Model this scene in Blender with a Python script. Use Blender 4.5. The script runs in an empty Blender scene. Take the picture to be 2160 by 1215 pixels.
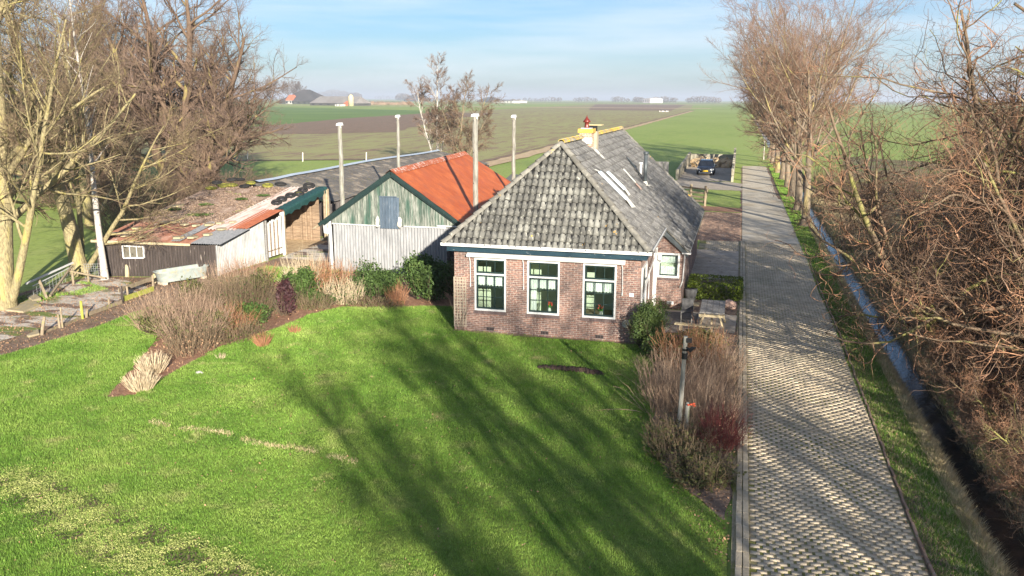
import bpy, math, random
import numpy as np
from mathutils import Vector, Matrix
sc = bpy.context.scene
R_ = math.radians
# ---------------------------------------------------------------- camera
F, PITCH, YAW, ROLL, HC = 1821., .2153, .2545, -.0049, 7.63
cam_d = bpy.data.cameras.new('camera'); cam = bpy.data.objects.new('camera', cam_d)
sc.collection.objects.link(cam); sc.camera = cam
cam_d.sensor_width = 36; cam_d.lens = 36*F/2160; cam_d.clip_end = 40000; cam_d.clip_start = .1
rz = Matrix.Rotation(YAW, 4, 'Z'); rx = Matrix.Rotation(math.pi/2-PITCH, 4, 'X'); rr = Matrix.Rotation(-ROLL, 4, 'Z')
cam.matrix_world = Matrix.Translation((0, 0, HC)) @ rz @ rx @ rr
# ---------------------------------------------------------------- light
SUN_AZ, SUN_EL = 30., 16.
sun_dir = Vector((math.sin(R_(SUN_AZ))*math.cos(R_(SUN_EL)), -math.cos(R_(SUN_AZ))*math.cos(R_(SUN_EL)), math.sin(R_(SUN_EL))))
sd = bpy.data.lights.new('sun', 'SUN'); sd.energy = 5.0; sd.angle = R_(.5); sd.color = (1, .915, .79)
so = bpy.data.objects.new('sun', sd); sc.collection.objects.link(so)
so.rotation_euler = sun_dir.to_track_quat('Z', 'Y').to_euler()
w = bpy.data.worlds.new('World'); sc.world = w; w.use_nodes = True
nt = w.node_tree; bg = nt.nodes['Background']
sky = nt.nodes.new('ShaderNodeTexSky'); sky.sky_type = 'NISHITA'; sky.sun_disc = False
sky.sun_elevation = R_(SUN_EL); sky.sun_rotation = R_(180-SUN_AZ)
sky.air_density = 1.0; sky.dust_density = .5; sky.ozone_density = 6.0
tc = nt.nodes.new('ShaderNodeTexCoord'); mp = nt.nodes.new('ShaderNodeMapping'); mp.inputs['Scale'].default_value = (1.3, 1.3, 14)
nz = nt.nodes.new('ShaderNodeTexNoise'); nz.inputs['Scale'].default_value = 1.7; nz.inputs['Detail'].default_value = 7; nz.inputs['Roughness'].default_value = .55
cr = nt.nodes.new('ShaderNodeValToRGB'); cr.color_ramp.elements[0].position = .42; cr.color_ramp.elements[1].position = .66
cr.color_ramp.elements[1].color = (.50, .50, .50, 1)
mx = nt.nodes.new('ShaderNodeMixRGB'); mx.inputs[2].default_value = (7.2, 7.6, 8.2, 1)
L = nt.links.new
L(tc.outputs['Generated'], mp.inputs[0]); L(mp.outputs[0], nz.inputs[0]); L(nz.outputs[0], cr.inputs[0])
L(cr.outputs[0], mx.inputs[0]); L(sky.outputs[0], mx.inputs[1]); L(mx.outputs[0], bg.inputs[0])
bg.inputs[1].default_value = .058
sc.view_settings.view_transform = 'Standard'; sc.view_settings.look = 'None'
sc.view_settings.exposure = 1.32; sc.view_settings.gamma = 1
# ---------------------------------------------------------------- pixel ray helper (2160 px photograph)
def ray(u, v):
    X = u-1080; Y = v-607.5; c, s = math.cos(-ROLL), math.sin(-ROLL); X, Y = c*X-s*Y, s*X+c*Y
    fw = F*math.cos(PITCH)-Y*math.sin(PITCH); up = -F*math.sin(PITCH)-Y*math.cos(PITCH)
    return (X*math.cos(YAW)-fw*math.sin(YAW), X*math.sin(YAW)+fw*math.cos(YAW), up)
def G(u, v, z=0):
    d = ray(u, v); t = (z-HC)/d[2]; return (d[0]*t, d[1]*t, z)
def atY(u, v, Y):
    d = ray(u, v); t = Y/d[1]; return (d[0]*t, Y, HC+d[2]*t)
def G2(u, v): return G(u, v)[:2]
# ---------------------------------------------------------------- materials
MATS = {}
def ramp(n, cols):
    r = n.new('ShaderNodeValToRGB'); e = r.color_ramp.elements
    while len(e) < len(cols): e.new(.5)
    for i, (p, c) in enumerate(cols):
        e[i].position = p; e[i].color = (*c, 1)
    return r
def M(name, cols, scale=3., rough=.85, bump=0., bscale=None, stretch=(1, 1, 1), spec=.25, island=0., detail=8, metal=0., patch=None, extra=None, trans=0.):
    """colour ramp over world-space noise; optional bump, per-piece variation and patches [(scale, lo, hi, colour), ..]"""
    m = bpy.data.materials.new(name); m.use_nodes = True; t = m.node_tree; N = t.nodes; P = N['Principled BSDF']; l = t.links.new
    g = N.new('ShaderNodeNewGeometry'); mpn = N.new('ShaderNodeMapping'); mpn.inputs['Scale'].default_value = stretch
    l(g.outputs['Position'], mpn.inputs[0])
    n1 = N.new('ShaderNodeTexNoise'); n1.inputs['Scale'].default_value = scale; n1.inputs['Detail'].default_value = detail; n1.inputs['Roughness'].default_value = .65
    l(mpn.outputs[0], n1.inputs[0]); r = ramp(N, cols); l(n1.outputs[0], r.inputs[0]); out = r.outputs[0]
    for k, p in enumerate(patch or []):
        n2 = N.new('ShaderNodeTexNoise'); n2.inputs['Scale'].default_value = p[0]; n2.inputs['Detail'].default_value = 6; n2.inputs['Roughness'].default_value = .6
        ad = N.new('ShaderNodeVectorMath'); ad.operation = 'ADD'; ad.inputs[1].default_value = (17.3*k+5, 9.1*k, 3.7*k)
        l(mpn.outputs[0], ad.inputs[0]); l(ad.outputs[0], n2.inputs[0])
        mr = N.new('ShaderNodeMapRange'); mr.inputs[1].default_value = p[1]; mr.inputs[2].default_value = p[2]; l(n2.outputs[0], mr.inputs[0])
        mm = N.new('ShaderNodeMixRGB'); mm.inputs[2].default_value = (*p[3], 1); l(mr.outputs[0], mm.inputs[0]); l(out, mm.inputs[1]); out = mm.outputs[0]
    if island:
        mr = N.new('ShaderNodeMapRange'); mr.inputs[3].default_value = 1-island; mr.inputs[4].default_value = 1+island
        l(g.outputs['Random Per Island'], mr.inputs[0])
        mm = N.new('ShaderNodeVectorMath'); mm.operation = 'SCALE'; l(out, mm.inputs[0]); l(mr.outputs[0], mm.inputs['Scale']); out = mm.outputs[0]
    if extra: out = extra(t, out, g)
    l(out, P.inputs['Base Color']); P.inputs['Roughness'].default_value = rough; P.inputs['Specular IOR Level'].default_value = spec; P.inputs['Metallic'].default_value = metal
    if bump:
        nb = N.new('ShaderNodeTexNoise'); nb.inputs['Scale'].default_value = bscale or scale*4; nb.inputs['Detail'].default_value = 6
        l(mpn.outputs[0], nb.inputs[0]); b = N.new('ShaderNodeBump'); b.inputs['Strength'].default_value = 1; b.inputs['Distance'].default_value = bump
        l(nb.outputs[0], b.inputs['Height']); l(b.outputs[0], P.inputs['Normal'])
    MATS[name] = m; return m
def brick_mat(name, c1, c2, mortar, bw=.21, rh=.0625, ms=.009, dirt=(.16, .11, .10)):
    m = bpy.data.materials.new(name); m.use_nodes = True; t = m.node_tree; N = t.nodes; P = N['Principled BSDF']; l = t.links.new
    g = N.new('ShaderNodeNewGeometry'); s = N.new('ShaderNodeSeparateXYZ'); l(g.outputs['Position'], s.inputs[0])
    a = N.new('ShaderNodeMath'); l(s.outputs[0], a.inputs[0]); l(s.outputs[1], a.inputs[1]); c = N.new('ShaderNodeCombineXYZ'); l(a.outputs[0], c.inputs[0]); l(s.outputs[2], c.inputs[1])
    b = N.new('ShaderNodeTexBrick'); b.inputs['Scale'].default_value = 1; b.inputs['Brick Width'].default_value = bw; b.inputs['Row Height'].default_value = rh; b.inputs['Mortar Size'].default_value = ms; b.inputs['Mortar Smooth'].default_value = .3
    b.inputs['Bias'].default_value = -.1
    b.inputs['Color1'].default_value = (*c1, 1); b.inputs['Color2'].default_value = (*c2, 1); b.inputs['Mortar'].default_value = (*mortar, 1); l(c.outputs[0], b.inputs[0])
    n = N.new('ShaderNodeTexNoise'); n.inputs['Scale'].default_value = 1.3; n.inputs['Detail'].default_value = 8; l(g.outputs['Position'], n.inputs[0])
    mr = N.new('ShaderNodeMapRange'); mr.inputs[1].default_value = .45; mr.inputs[2].default_value = .75; mr.inputs[4].default_value = .6; l(n.outputs[0], mr.inputs[0])
    mm = N.new('ShaderNodeMixRGB'); mm.inputs[2].default_value = (*dirt, 1); l(mr.outputs[0], mm.inputs[0]); l(b.outputs[0], mm.inputs[1])
    n3 = N.new('ShaderNodeTexNoise'); n3.inputs['Scale'].default_value = 14; l(c.outputs[0], n3.inputs[0])
    m3 = N.new('ShaderNodeMapRange'); m3.inputs[1].default_value = .3; m3.inputs[2].default_value = .7; m3.inputs[3].default_value = .65; m3.inputs[4].default_value = 1.35; l(n3.outputs[0], m3.inputs[0])
    sm = N.new('ShaderNodeVectorMath'); sm.operation = 'SCALE'; l(mm.outputs[0], sm.inputs[0]); l(m3.outputs[0], sm.inputs['Scale'])
    l(sm.outputs[0], P.inputs['Base Color']); P.inputs['Roughness'].default_value = .9
    bp = N.new('ShaderNodeBump'); bp.invert = True; bp.inputs['Distance'].default_value = .012; l(b.outputs['Fac'], bp.inputs['Height']); l(bp.outputs[0], P.inputs['Normal'])
    MATS[name] = m; return m
def hexc(r, g, b):
    f = lambda v: ((v/255+.055)/1.055)**2.4 if v > 10 else v/255/12.92
    return (f(r), f(g), f(b))
M('lawn', [(.25, (.06, .11, .014)), (.45, (.12, .19, .025)), (.6, (.19, .24, .045)), (.8, (.28, .28, .09))], scale=.45, bump=.05, bscale=9, patch=[(3., .5, .75, (.17, .22, .04)), (14., .55, .75, (.06, .075, .02))])
M('grass_blade', [(.3, (.085, .18, .022)), (.45, (.14, .26, .034)), (.6, (.22, .33, .06)), (.78, (.38, .40, .14))], scale=.5, rough=.6, island=.45, patch=[(1.3, .57, .74, (.34, .34, .13)), (6., .55, .72, (.09, .18, .025)), (17., .58, .74, (.36, .38, .14))])
M('straw_blade', [(.3, (.46, .35, .18)), (.6, (.60, .49, .29)), (.8, (.32, .32, .11))], scale=1.5, rough=.7, island=.3)
M('meadow', [(.25, (.19, .26, .05)), (.5, (.27, .35, .075)), (.75, (.36, .40, .13))], scale=.03, bump=.04, bscale=3, stretch=(1, .35, 1), patch=[(.6, .45, .7, (.31, .36, .10)), (6, .5, .7, (.18, .23, .05))])
M('field_brown', [(.25, (.26, .21, .10)), (.5, (.31, .29, .115)), (.75, (.33, .34, .12))], scale=.05, bump=.05, bscale=2, stretch=(1.6, .25, 1), patch=[(.35, .5, .62, (.24, .155, .10)), (3.5, .52, .7, (.40, .34, .19))])
M('field_bare', [(.3, (.20, .125, .085)), (.7, (.30, .20, .135))], scale=.4, bump=.05, bscale=3, stretch=(2, .4, 1), patch=[(2., .5, .7, (.10, .12, .05))])
M('straw_track', [(.3, (.42, .29, .17)), (.6, (.60, .45, .27)), (.8, (.30, .28, .12))], scale=1.2, bump=.1, bscale=4)
M('soil', [(.3, (.13, .085, .06)), (.55, (.23, .16, .115)), (.8, (.36, .27, .20))], scale=1.6, bump=.06, bscale=12, patch=[(5, .55, .7, (.30, .22, .15)), (1.3, .58, .75, (.12, .15, .04))])
M('mulch', [(.3, (.20, .10, .06)), (.55, (.34, .19, .12)), (.8, (.46, .30, .19))], scale=6, bump=.05, bscale=25)
M('yard_slabs', [(.3, (.42, .37, .30)), (.6, (.62, .56, .48)), (.8, (.70, .65, .56))], scale=2.5, bump=.03, bscale=10, patch=[(1.1, .5, .56, (.19, .13, .10)), (.7, .56, .63, (.16, .2, .05))], stretch=(.6, 1.2, 1))
M('concrete', [(.3, (.42, .37, .28)), (.6, (.58, .52, .41)), (.8, (.66, .60, .49))], scale=.9, bump=.01, bscale=15, patch=[(.4, .5, .66, (.46, .38, .26)), (4, .58, .7, (.36, .30, .21)), (9, .62, .7, (.22, .18, .12))])
M('concrete_dark', [(.3, (.30, .26, .20)), (.7, (.48, .41, .33))], scale=1.5, bump=.01, patch=[(5, .55, .7, (.17, .14, .10))])
M('clinker', [(.3, (.25, .155, .11)), (.7, (.38, .25, .18))], scale=2, rough=.9, island=.3, patch=[(9, .5, .7, (.32, .27, .21))])
M('paver', [(.3, (.48, .39, .27)), (.55, (.60, .50, .36)), (.8, (.66, .57, .43))], scale=1.1, rough=.85, island=.13, patch=[(.7, .48, .68, (.42, .36, .26)), (1.6, .58, .75, (.28, .24, .17)), (20, .55, .75, (.30, .26, .19))])
M('paver_gap', [(.3, (.20, .165, .10)), (.55, (.31, .265, .165)), (.72, (.36, .34, .15))], scale=1.3, bump=.02, bscale=20, patch=[(.55, .5, .6, (.17, .17, .04))])
M('kerb', [(.3, (.32, .27, .19)), (.7, (.48, .41, .30))], scale=5, bump=.01, island=.15)
M('water', [(.3, (.012, .018, .02)), (.7, (.02, .03, .03))], scale=1, rough=.06, bump=.01, bscale=6, spec=.9)
brick_mat('brick', (.27, .145, .108), (.135, .085, .078), (.40, .34, .29), dirt=(.10, .074, .066))
brick_mat('brick_chimney', (.42, .22, .15), (.5, .28, .18), (.72, .62, .52), dirt=(.46, .33, .12))
M('brick_sill', [(.3, (.09, .07, .07)), (.7, (.17, .12, .11))], scale=6, bump=.01, island=.2)
TP = [(2.2, .5, .62, (.30, .29, .25)), (13, .56, .66, (.44, .43, .36)), (5, .66, .71, (.62, .36, .04))]
M('roof_tile', [(.3, (.06, .06, .057)), (.55, (.115, .112, .10)), (.8, (.19, .18, .155))], scale=7, rough=.75, island=.22, bump=.004, bscale=60, patch=[(1.4, .5, .66, (.20, .197, .175)), (9, .57, .66, (.28, .275, .24)), (3.1, .69, .73, (.66, .36, .03))])
M('side_tile', [(.3, (.10, .10, .097)), (.55, (.19, .185, .175)), (.8, (.31, .30, .28))], scale=4, rough=.7, island=.25, bump=.004, bscale=50, patch=[(12, .58, .68, (.36, .345, .31)), (3.0, .71, .75, (.6, .34, .05))])
M('hip_tile', [(.3, (.13, .125, .11)), (.7, (.24, .225, .19))], scale=5, rough=.8, island=.25, bump=.004, bscale=60, patch=[(1.6, .62, .67, (.66, .38, .03)), (11, .6, .7, (.38, .36, .3))])
M('ridge_lichen', [(.3, (.22, .2, .16)), (.6, (.34, .31, .25))], scale=5, island=.2, bump=.01, bscale=60, patch=[(2.4, .42, .55, (.60, .41, .05)), (14, .5, .62, (.36, .33, .26))])
M('white_paint', [(.3, (.55, .55, .53)), (.7, (.66, .66, .64))], scale=6, rough=.45, patch=[(16, .66, .72, (.5, .5, .47))])
M('blue_paint', [(.3, (.013, .034, .050)), (.7, (.022, .052, .070))], scale=3, rough=.5, patch=[(9, .66, .70, (.45, .47, .46))], stretch=(1, 1, 3))
M('dark_green', [(.3, (.010, .024, .024)), (.7, (.018, .038, .036))], scale=4, rough=.35, spec=.5)
M('curtain', [(.3, (.70, .71, .72)), (.7, (.85, .85, .84))], scale=40, rough=.9, stretch=(1, 1, .1))
M('room', [(.3, (.62, .66, .52)), (.7, (.72, .76, .62))], scale=1)
M('trellis_wood', [(.3, (.34, .28, .21)), (.7, (.46, .40, .31))], scale=6)
M('post_wood', [(.3, (.13, .12, .10)), (.5, (.26, .25, .215)), (.75, (.38, .37, .33))], scale=6, stretch=(2.5, 2.5, .35), bump=.01, patch=[(3, .58, .72, (.24, .25, .13))])
M('old_wood', [(.3, (.17, .13, .085)), (.6, (.31, .25, .17)), (.8, (.44, .38, .27))], scale=5, stretch=(1.5, 1.5, 1), bump=.01, island=.2, patch=[(4, .58, .72, (.26, .27, .07))])
M('plank_wood', [(.3, (.15, .10, .065)), (.6, (.29, .21, .14)), (.8, (.40, .31, .21))], scale=4, stretch=(.6, .6, 6), bump=.01, island=.2)
M('gable_boards', [(.3, (.045, .075, .06)), (.43, (.10, .125, .10)), (.52, (.20, .215, .185)), (.72, (.32, .325, .29))], scale=3.2, stretch=(7, 7, .7), rough=.85, bump=.01, bscale=6, island=.22, patch=[(.5, .5, .62, (.05, .10, .075))])
M('hatch_boards', [(.3, (.05, .075, .105)), (.6, (.09, .12, .155)), (.8, (.30, .30, .30))], scale=3.5, stretch=(6, 6, .7), bump=.01, island=.2)
M('galvanised', [(.3, (.19, .195, .20)), (.5, (.28, .285, .29)), (.75, (.38, .38, .38))], scale=2.5, stretch=(3, 3, .6), rough=.6, metal=.2, patch=[(9, .58, .7, (.24, .225, .21))])
M('shed_wall_metal', [(.3, (.24, .245, .24)), (.5, (.36, .365, .36)), (.75, (.46, .46, .45))], scale=2.4, stretch=(1, 1, .4), rough=.6, patch=[(7, .6, .68, (.36, .28, .24)), (1.3, .6, .7, (.50, .42, .36))])
M('orange_roof', [(.3, (.36, .075, .02)), (.55, (.50, .13, .038)), (.8, (.60, .18, .06))], scale=1.1, rough=.62, patch=[(1.9, .5, .7, (.36, .10, .045)), (.8, .56, .72, (.42, .10, .04)), (18, .68, .76, (.6, .32, .2)), (5, .60, .78, (.40, .10, .04))])
M('orange_trim', [(.3, (.34, .10, .05)), (.7, (.50, .16, .08))], scale=4, patch=[(6, .56, .62, (.68, .58, .52))])
M('dark_boards', [(.3, (.032, .026, .024)), (.6, (.065, .052, .046)), (.8, (.13, .10, .085))], scale=3, stretch=(5, 5, .5), bump=.008, patch=[(3, .64, .70, (.34, .29, .25))])
M('shed_roof_litter', [(.3, (.16, .105, .075)), (.5, (.27, .19, .14)), (.65, (.38, .285, .22)), (.8, (.48, .39, .31))], scale=3, bump=.03, bscale=22, detail=12, patch=[(1.0, .62, .70, (.25, .30, .05)), (20, .58, .68, (.58, .48, .42)), (7, .6, .7, (.30, .15, .09))])
M('shed_roof_metal', [(.3, (.20, .085, .05)), (.5, (.32, .15, .10)), (.7, (.44, .27, .21)), (.85, (.5, .42, .36))], scale=1.6, stretch=(2.2, .5, 1), rough=.8, patch=[(6, .6, .7, (.17, .07, .04)), (1.2, .63, .7, (.50, .47, .43))])
M('rust_sheet', [(.3, (.30, .09, .045)), (.7, (.46, .16, .08))], scale=3, patch=[(5, .6, .7, (.22, .08, .05))])
M('grey_roof', [(.3, (.085, .083, .08)), (.6, (.15, .145, .135)), (.8, (.24, .23, .21))], scale=1.2, rough=.85, bump=.02, patch=[(1.0, .52, .6, (.34, .29, .23)), (9, .5, .62, (.25, .19, .12)), (2.3, .63, .72, (.17, .17, .04))])
M('zinc_blue', [(.3, (.45, .52, .58)), (.7, (.60, .66, .72))], scale=3, rough=.45, metal=.3)
M('dark_corrugated', [(.3, (.06, .055, .052)), (.7, (.12, .105, .10))], scale=3, rough=.7, patch=[(7, .62, .7, (.22, .18, .15))])
M('roof_dark_moss', [(.3, (.08, .085, .08)), (.6, (.14, .145, .135)), (.8, (.22, .22, .18))], scale=5, patch=[(5, .58, .7, (.20, .20, .08))])
M('tyre', [(.3, (.016, .016, .016)), (.7, (.035, .033, .03))], scale=20, rough=.75)
M('tyre_mossy', [(.3, (.05, .05, .02)), (.55, (.22, .21, .04)), (.8, (.38, .34, .08))], scale=9, rough=.9)
M('tarp_green', [(.3, (.012, .045, .045)), (.7, (.03, .09, .08))], scale=9, rough=.5, bump=.02, bscale=20)
M('slab_stone', [(.3, (.30, .25, .16)), (.6, (.44, .37, .24)), (.8, (.48, .40, .22))], scale=6, bump=.01, island=.2, patch=[(5, .58, .7, (.56, .42, .12))])
M('cloth_white', [(.3, (.58, .56, .48)), (.7, (.74, .72, .64))], scale=4, bump=.03, bscale=9)
M('trough_metal', [(.3, (.24, .27, .25)), (.6, (.34, .38, .355)), (.8, (.44, .46, .41))], scale=4, rough=.6, patch=[(5, .56, .66, (.40, .36, .24))])
M('bark_lichen', [(.28, (.12, .095, .055)), (.45, (.24, .20, .11)), (.6, (.34, .29, .155)), (.8, (.15, .125, .08))], scale=7, stretch=(2, 2, .8), bump=.04, bscale=9, patch=[(1.3, .52, .7, (.36, .31, .10))])
M('bark_brown', [(.3, (.085, .055, .038)), (.6, (.17, .115, .078)), (.8, (.28, .205, .14))], scale=4, stretch=(2, 2, .6), bump=.04, bscale=9, patch=[(.8, .56, .7, (.32, .27, .09))])
M('bark_lane', [(.3, (.13, .10, .07)), (.6, (.24, .19, .135)), (.8, (.34, .28, .20))], scale=4, stretch=(2, 2, .6), bump=.04, bscale=9, patch=[(.7, .54, .70, (.36, .30, .11))])
M('bark_willow', [(.3, (.10, .07, .05)), (.6, (.20, .145, .095)), (.8, (.30, .24, .14))], scale=4, bump=.01, bscale=12, patch=[(.9, .54, .66, (.27, .26, .08))])
M('bark_birch', [(.3, (.36, .33, .29)), (.55, (.50, .46, .41)), (.66, (.09, .075, .06))], scale=5, stretch=(1, 1, 2.5))
M('twig_tan', [(.3, (.13, .09, .055)), (.6, (.23, .17, .105)), (.8, (.34, .27, .165))], scale=.7, rough=.7, island=.3)
M('twig_brown', [(.3, (.10, .065, .045)), (.55, (.18, .12, .08)), (.8, (.26, .175, .125))], scale=.35, rough=.7, island=.35)
M('twig_mauve', [(.3, (.12, .08, .06)), (.55, (.21, .145, .11)), (.8, (.30, .215, .17))], scale=.35, rough=.7, island=.3)
M('twig_lane', [(.3, (.14, .08, .05)), (.55, (.24, .145, .095)), (.8, (.34, .23, .155))], scale=.5, rough=.7, island=.35)
M('twig_willow', [(.3, (.10, .062, .04)), (.48, (.20, .125, .08)), (.60, (.40, .205, .115)), (.8, (.46, .30, .18))], scale=.8, rough=.55, island=.45, spec=.4, patch=[(.9, .60, .68, (.20, .19, .07))])
M('twig_far', [(.3, (.13, .10, .085)), (.7, (.20, .16, .13))], scale=.02, island=.2)
M('stem_pink', [(.3, (.22, .14, .095)), (.55, (.37, .26, .18)), (.8, (.52, .40, .28))], scale=2, rough=.65, island=.35)
M('stem_straw', [(.3, (.46, .36, .22)), (.7, (.66, .55, .38))], scale=4, rough=.7, island=.25)
M('stem_rust', [(.3, (.28, .12, .06)), (.7, (.48, .26, .14))], scale=4, rough=.7, island=.3)
M('stem_red', [(.3, (.10, .025, .022)), (.7, (.20, .055, .05))], scale=4, rough=.55, island=.3)
M('stem_dark', [(.3, (.07, .05, .035)), (.7, (.14, .11, .07))], scale=4, rough=.8, island=.3)
M('leaf_ivy', [(.3, (.03, .055, .015)), (.6, (.07, .115, .03)), (.8, (.17, .21, .06))], scale=3, rough=.65, spec=.2, island=.45)
M('leaf_bright', [(.3, (.03, .06, .012)), (.6, (.065, .105, .025)), (.8, (.15, .17, .05))], scale=3, rough=.65, spec=.2, island=.4)
M('leaf_conifer', [(.3, (.035, .065, .02)), (.6, (.08, .115, .03)), (.8, (.19, .20, .04))], scale=2.2, rough=.6, island=.35)
M('leaf_box', [(.3, (.07, .11, .012)), (.6, (.15, .20, .02)), (.8, (.24, .28, .04))], scale=3, rough=.5, island=.35)
M('leaf_purple', [(.3, (.025, .012, .014)), (.7, (.07, .028, .03))], scale=5, rough=.6, spec=.2, island=.4)
M('leaf_olive', [(.3, (.05, .06, .02)), (.7, (.13, .13, .04))], scale=4, rough=.6, island=.35)
M('dead_leaf', [(.3, (.24, .13, .07)), (.7, (.44, .28, .17))], scale=9, island=.4)
M('black', [(.3, (.012, .012, .013)), (.7, (.02, .02, .021))], scale=5, rough=.5)
M('flue_metal', [(.3, (.05, .06, .065)), (.7, (.085, .10, .105))], scale=4, rough=.4, spec=.5)
M('car_paint', [(.3, (.012, .018, .030)), (.7, (.016, .024, .04))], scale=1, rough=.18, spec=.8)
M('car_glass', [(.3, (.01, .015, .025)), (.7, (.012, .02, .035))], scale=1, rough=.05, spec=1.)
M('headlight', [(.3, (.55, .58, .6)), (.7, (.7, .72, .74))], scale=30, rough=.15, spec=.8)
M('chrome', [(.3, (.35, .35, .36)), (.7, (.45, .45, .46))], scale=10, rough=.25, metal=.8)
M('plate_yellow', [(.3, (.78, .50, .02)), (.7, (.82, .54, .03))], scale=10, rough=.5)
M('terracotta', [(.3, (.12, .015, .01)), (.7, (.20, .03, .018))], scale=12, rough=.35, spec=.6)
M('tulip_red', [(.3, (.55, .04, .03)), (.7, (.75, .12, .08))], scale=30)
M('tulip_leaf', [(.3, (.06, .22, .03)), (.7, (.12, .34, .05))], scale=30)
M('stone_pink', [(.3, (.40, .25, .19)), (.7, (.58, .42, .34))], scale=5, bump=.02)
M('stone_grey', [(.3, (.34, .32, .29)), (.7, (.56, .54, .5))], scale=5, bump=.02)
M('slate', [(.3, (.06, .06, .062)), (.7, (.10, .10, .10))], scale=5, bump=.005)
M('grey_wood', [(.3, (.13, .125, .12)), (.6, (.24, .23, .215)), (.8, (.36, .35, .33))], scale=5, stretch=(.5, 5, 5), bump=.006, island=.12)
M('far_roof_grey', [(.3, (.17, .15, .135)), (.7, (.27, .25, .23))], scale=.1)
M('far_roof_dark', [(.3, (.05, .048, .045)), (.7, (.09, .08, .075))], scale=.1)
M('far_roof_red', [(.3, (.42, .12, .06)), (.7, (.55, .18, .09))], scale=.1)
M('far_wall', [(.3, (.52, .48, .44)), (.7, (.65, .62, .58))], scale=.1)
M('far_wall_dark', [(.3, (.05, .05, .04)), (.7, (.08, .08, .07))], scale=.1)
M('silo_yellow', [(.3, (.62, .50, .25)), (.7, (.70, .58, .32))], scale=.1)
M('bare_mole', [(.3, (.035, .022, .018)), (.7, (.09, .06, .045))], scale=12, bump=.04, bscale=20)
M('dry_line', [(.3, (.36, .29, .14)), (.7, (.5, .42, .22))], scale=4)
M('moss_patch', [(.3, (.20, .24, .05)), (.5, (.34, .36, .10)), (.7, (.42, .42, .16))], scale=5, bump=.04, bscale=16, patch=[(2.2, .52, .58, (.12, .085, .06)), (8, .6, .7, (.36, .28, .2))])
def glass_mat():
    m = bpy.data.materials.new('glass'); m.use_nodes = True; N = m.node_tree.nodes; l = m.node_tree.links.new
    tr = N.new('ShaderNodeBsdfTransparent'); tr.inputs[0].default_value = (.88, .93, .90, 1); gl = N.new('ShaderNodeBsdfGlossy'); gl.inputs['Roughness'].default_value = .03
    fr = N.new('ShaderNodeFresnel'); fr.inputs[0].default_value = 1.6; ms = N.new('ShaderNodeMixShader'); l(fr.outputs[0], ms.inputs[0]); l(tr.outputs[0], ms.inputs[1]); l(gl.outputs[0], ms.inputs[2])
    l(ms.outputs[0], N['Material Output'].inputs[0]); MATS['glass'] = m
glass_mat()
# ---------------------------------------------------------------- mesh helpers
def set_props(o, label=None, cat=None, group=None, kind=None):
    if label: o['label'] = label
    if cat: o['category'] = cat
    if group: o['group'] = group
    if kind: o['kind'] = kind
    return o
def link(me, name, mat, parent=None, **kw):
    o = bpy.data.objects.new(name, me); sc.collection.objects.link(o)
    if mat: me.materials.append(MATS[mat])
    if parent: o.parent = parent
    return set_props(o, **kw)
def thing(name, loc, label, cat, group=None):
    o = bpy.data.objects.new(name, None); sc.collection.objects.link(o); o.location = loc; o.empty_display_size = .2
    return set_props(o, label, cat, group)
def np_mesh(name, V, Fc, mat, parent=None, smooth=False, **kw):
    """V (n,3) world coords, Fc (m,k) equal sized faces; parent's location is subtracted"""
    V = np.asarray(V, np.float32).copy(); Fc = np.asarray(Fc, np.int32)
    if parent is not None: V -= np.array(parent_origin(parent), np.float32)
    me = bpy.data.meshes.new(name); me.vertices.add(len(V)); me.vertices.foreach_set('co', V.ravel())
    k = Fc.shape[1]; me.loops.add(Fc.size); me.loops.foreach_set('vertex_index', Fc.ravel()); me.polygons.add(len(Fc))
    me.polygons.foreach_set('loop_start', np.arange(0, Fc.size, k, dtype=np.int32)); me.polygons.foreach_set('loop_total', np.full(len(Fc), k, np.int32))
    if smooth: me.polygons.foreach_set('use_smooth', np.ones(len(Fc), bool))
    me.update(calc_edges=True)
    return link(me, name, mat, parent, **kw)
def parent_origin(p):
    v = Vector((0, 0, 0))
    while p: v += p.location; p = p.parent
    return v
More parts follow.
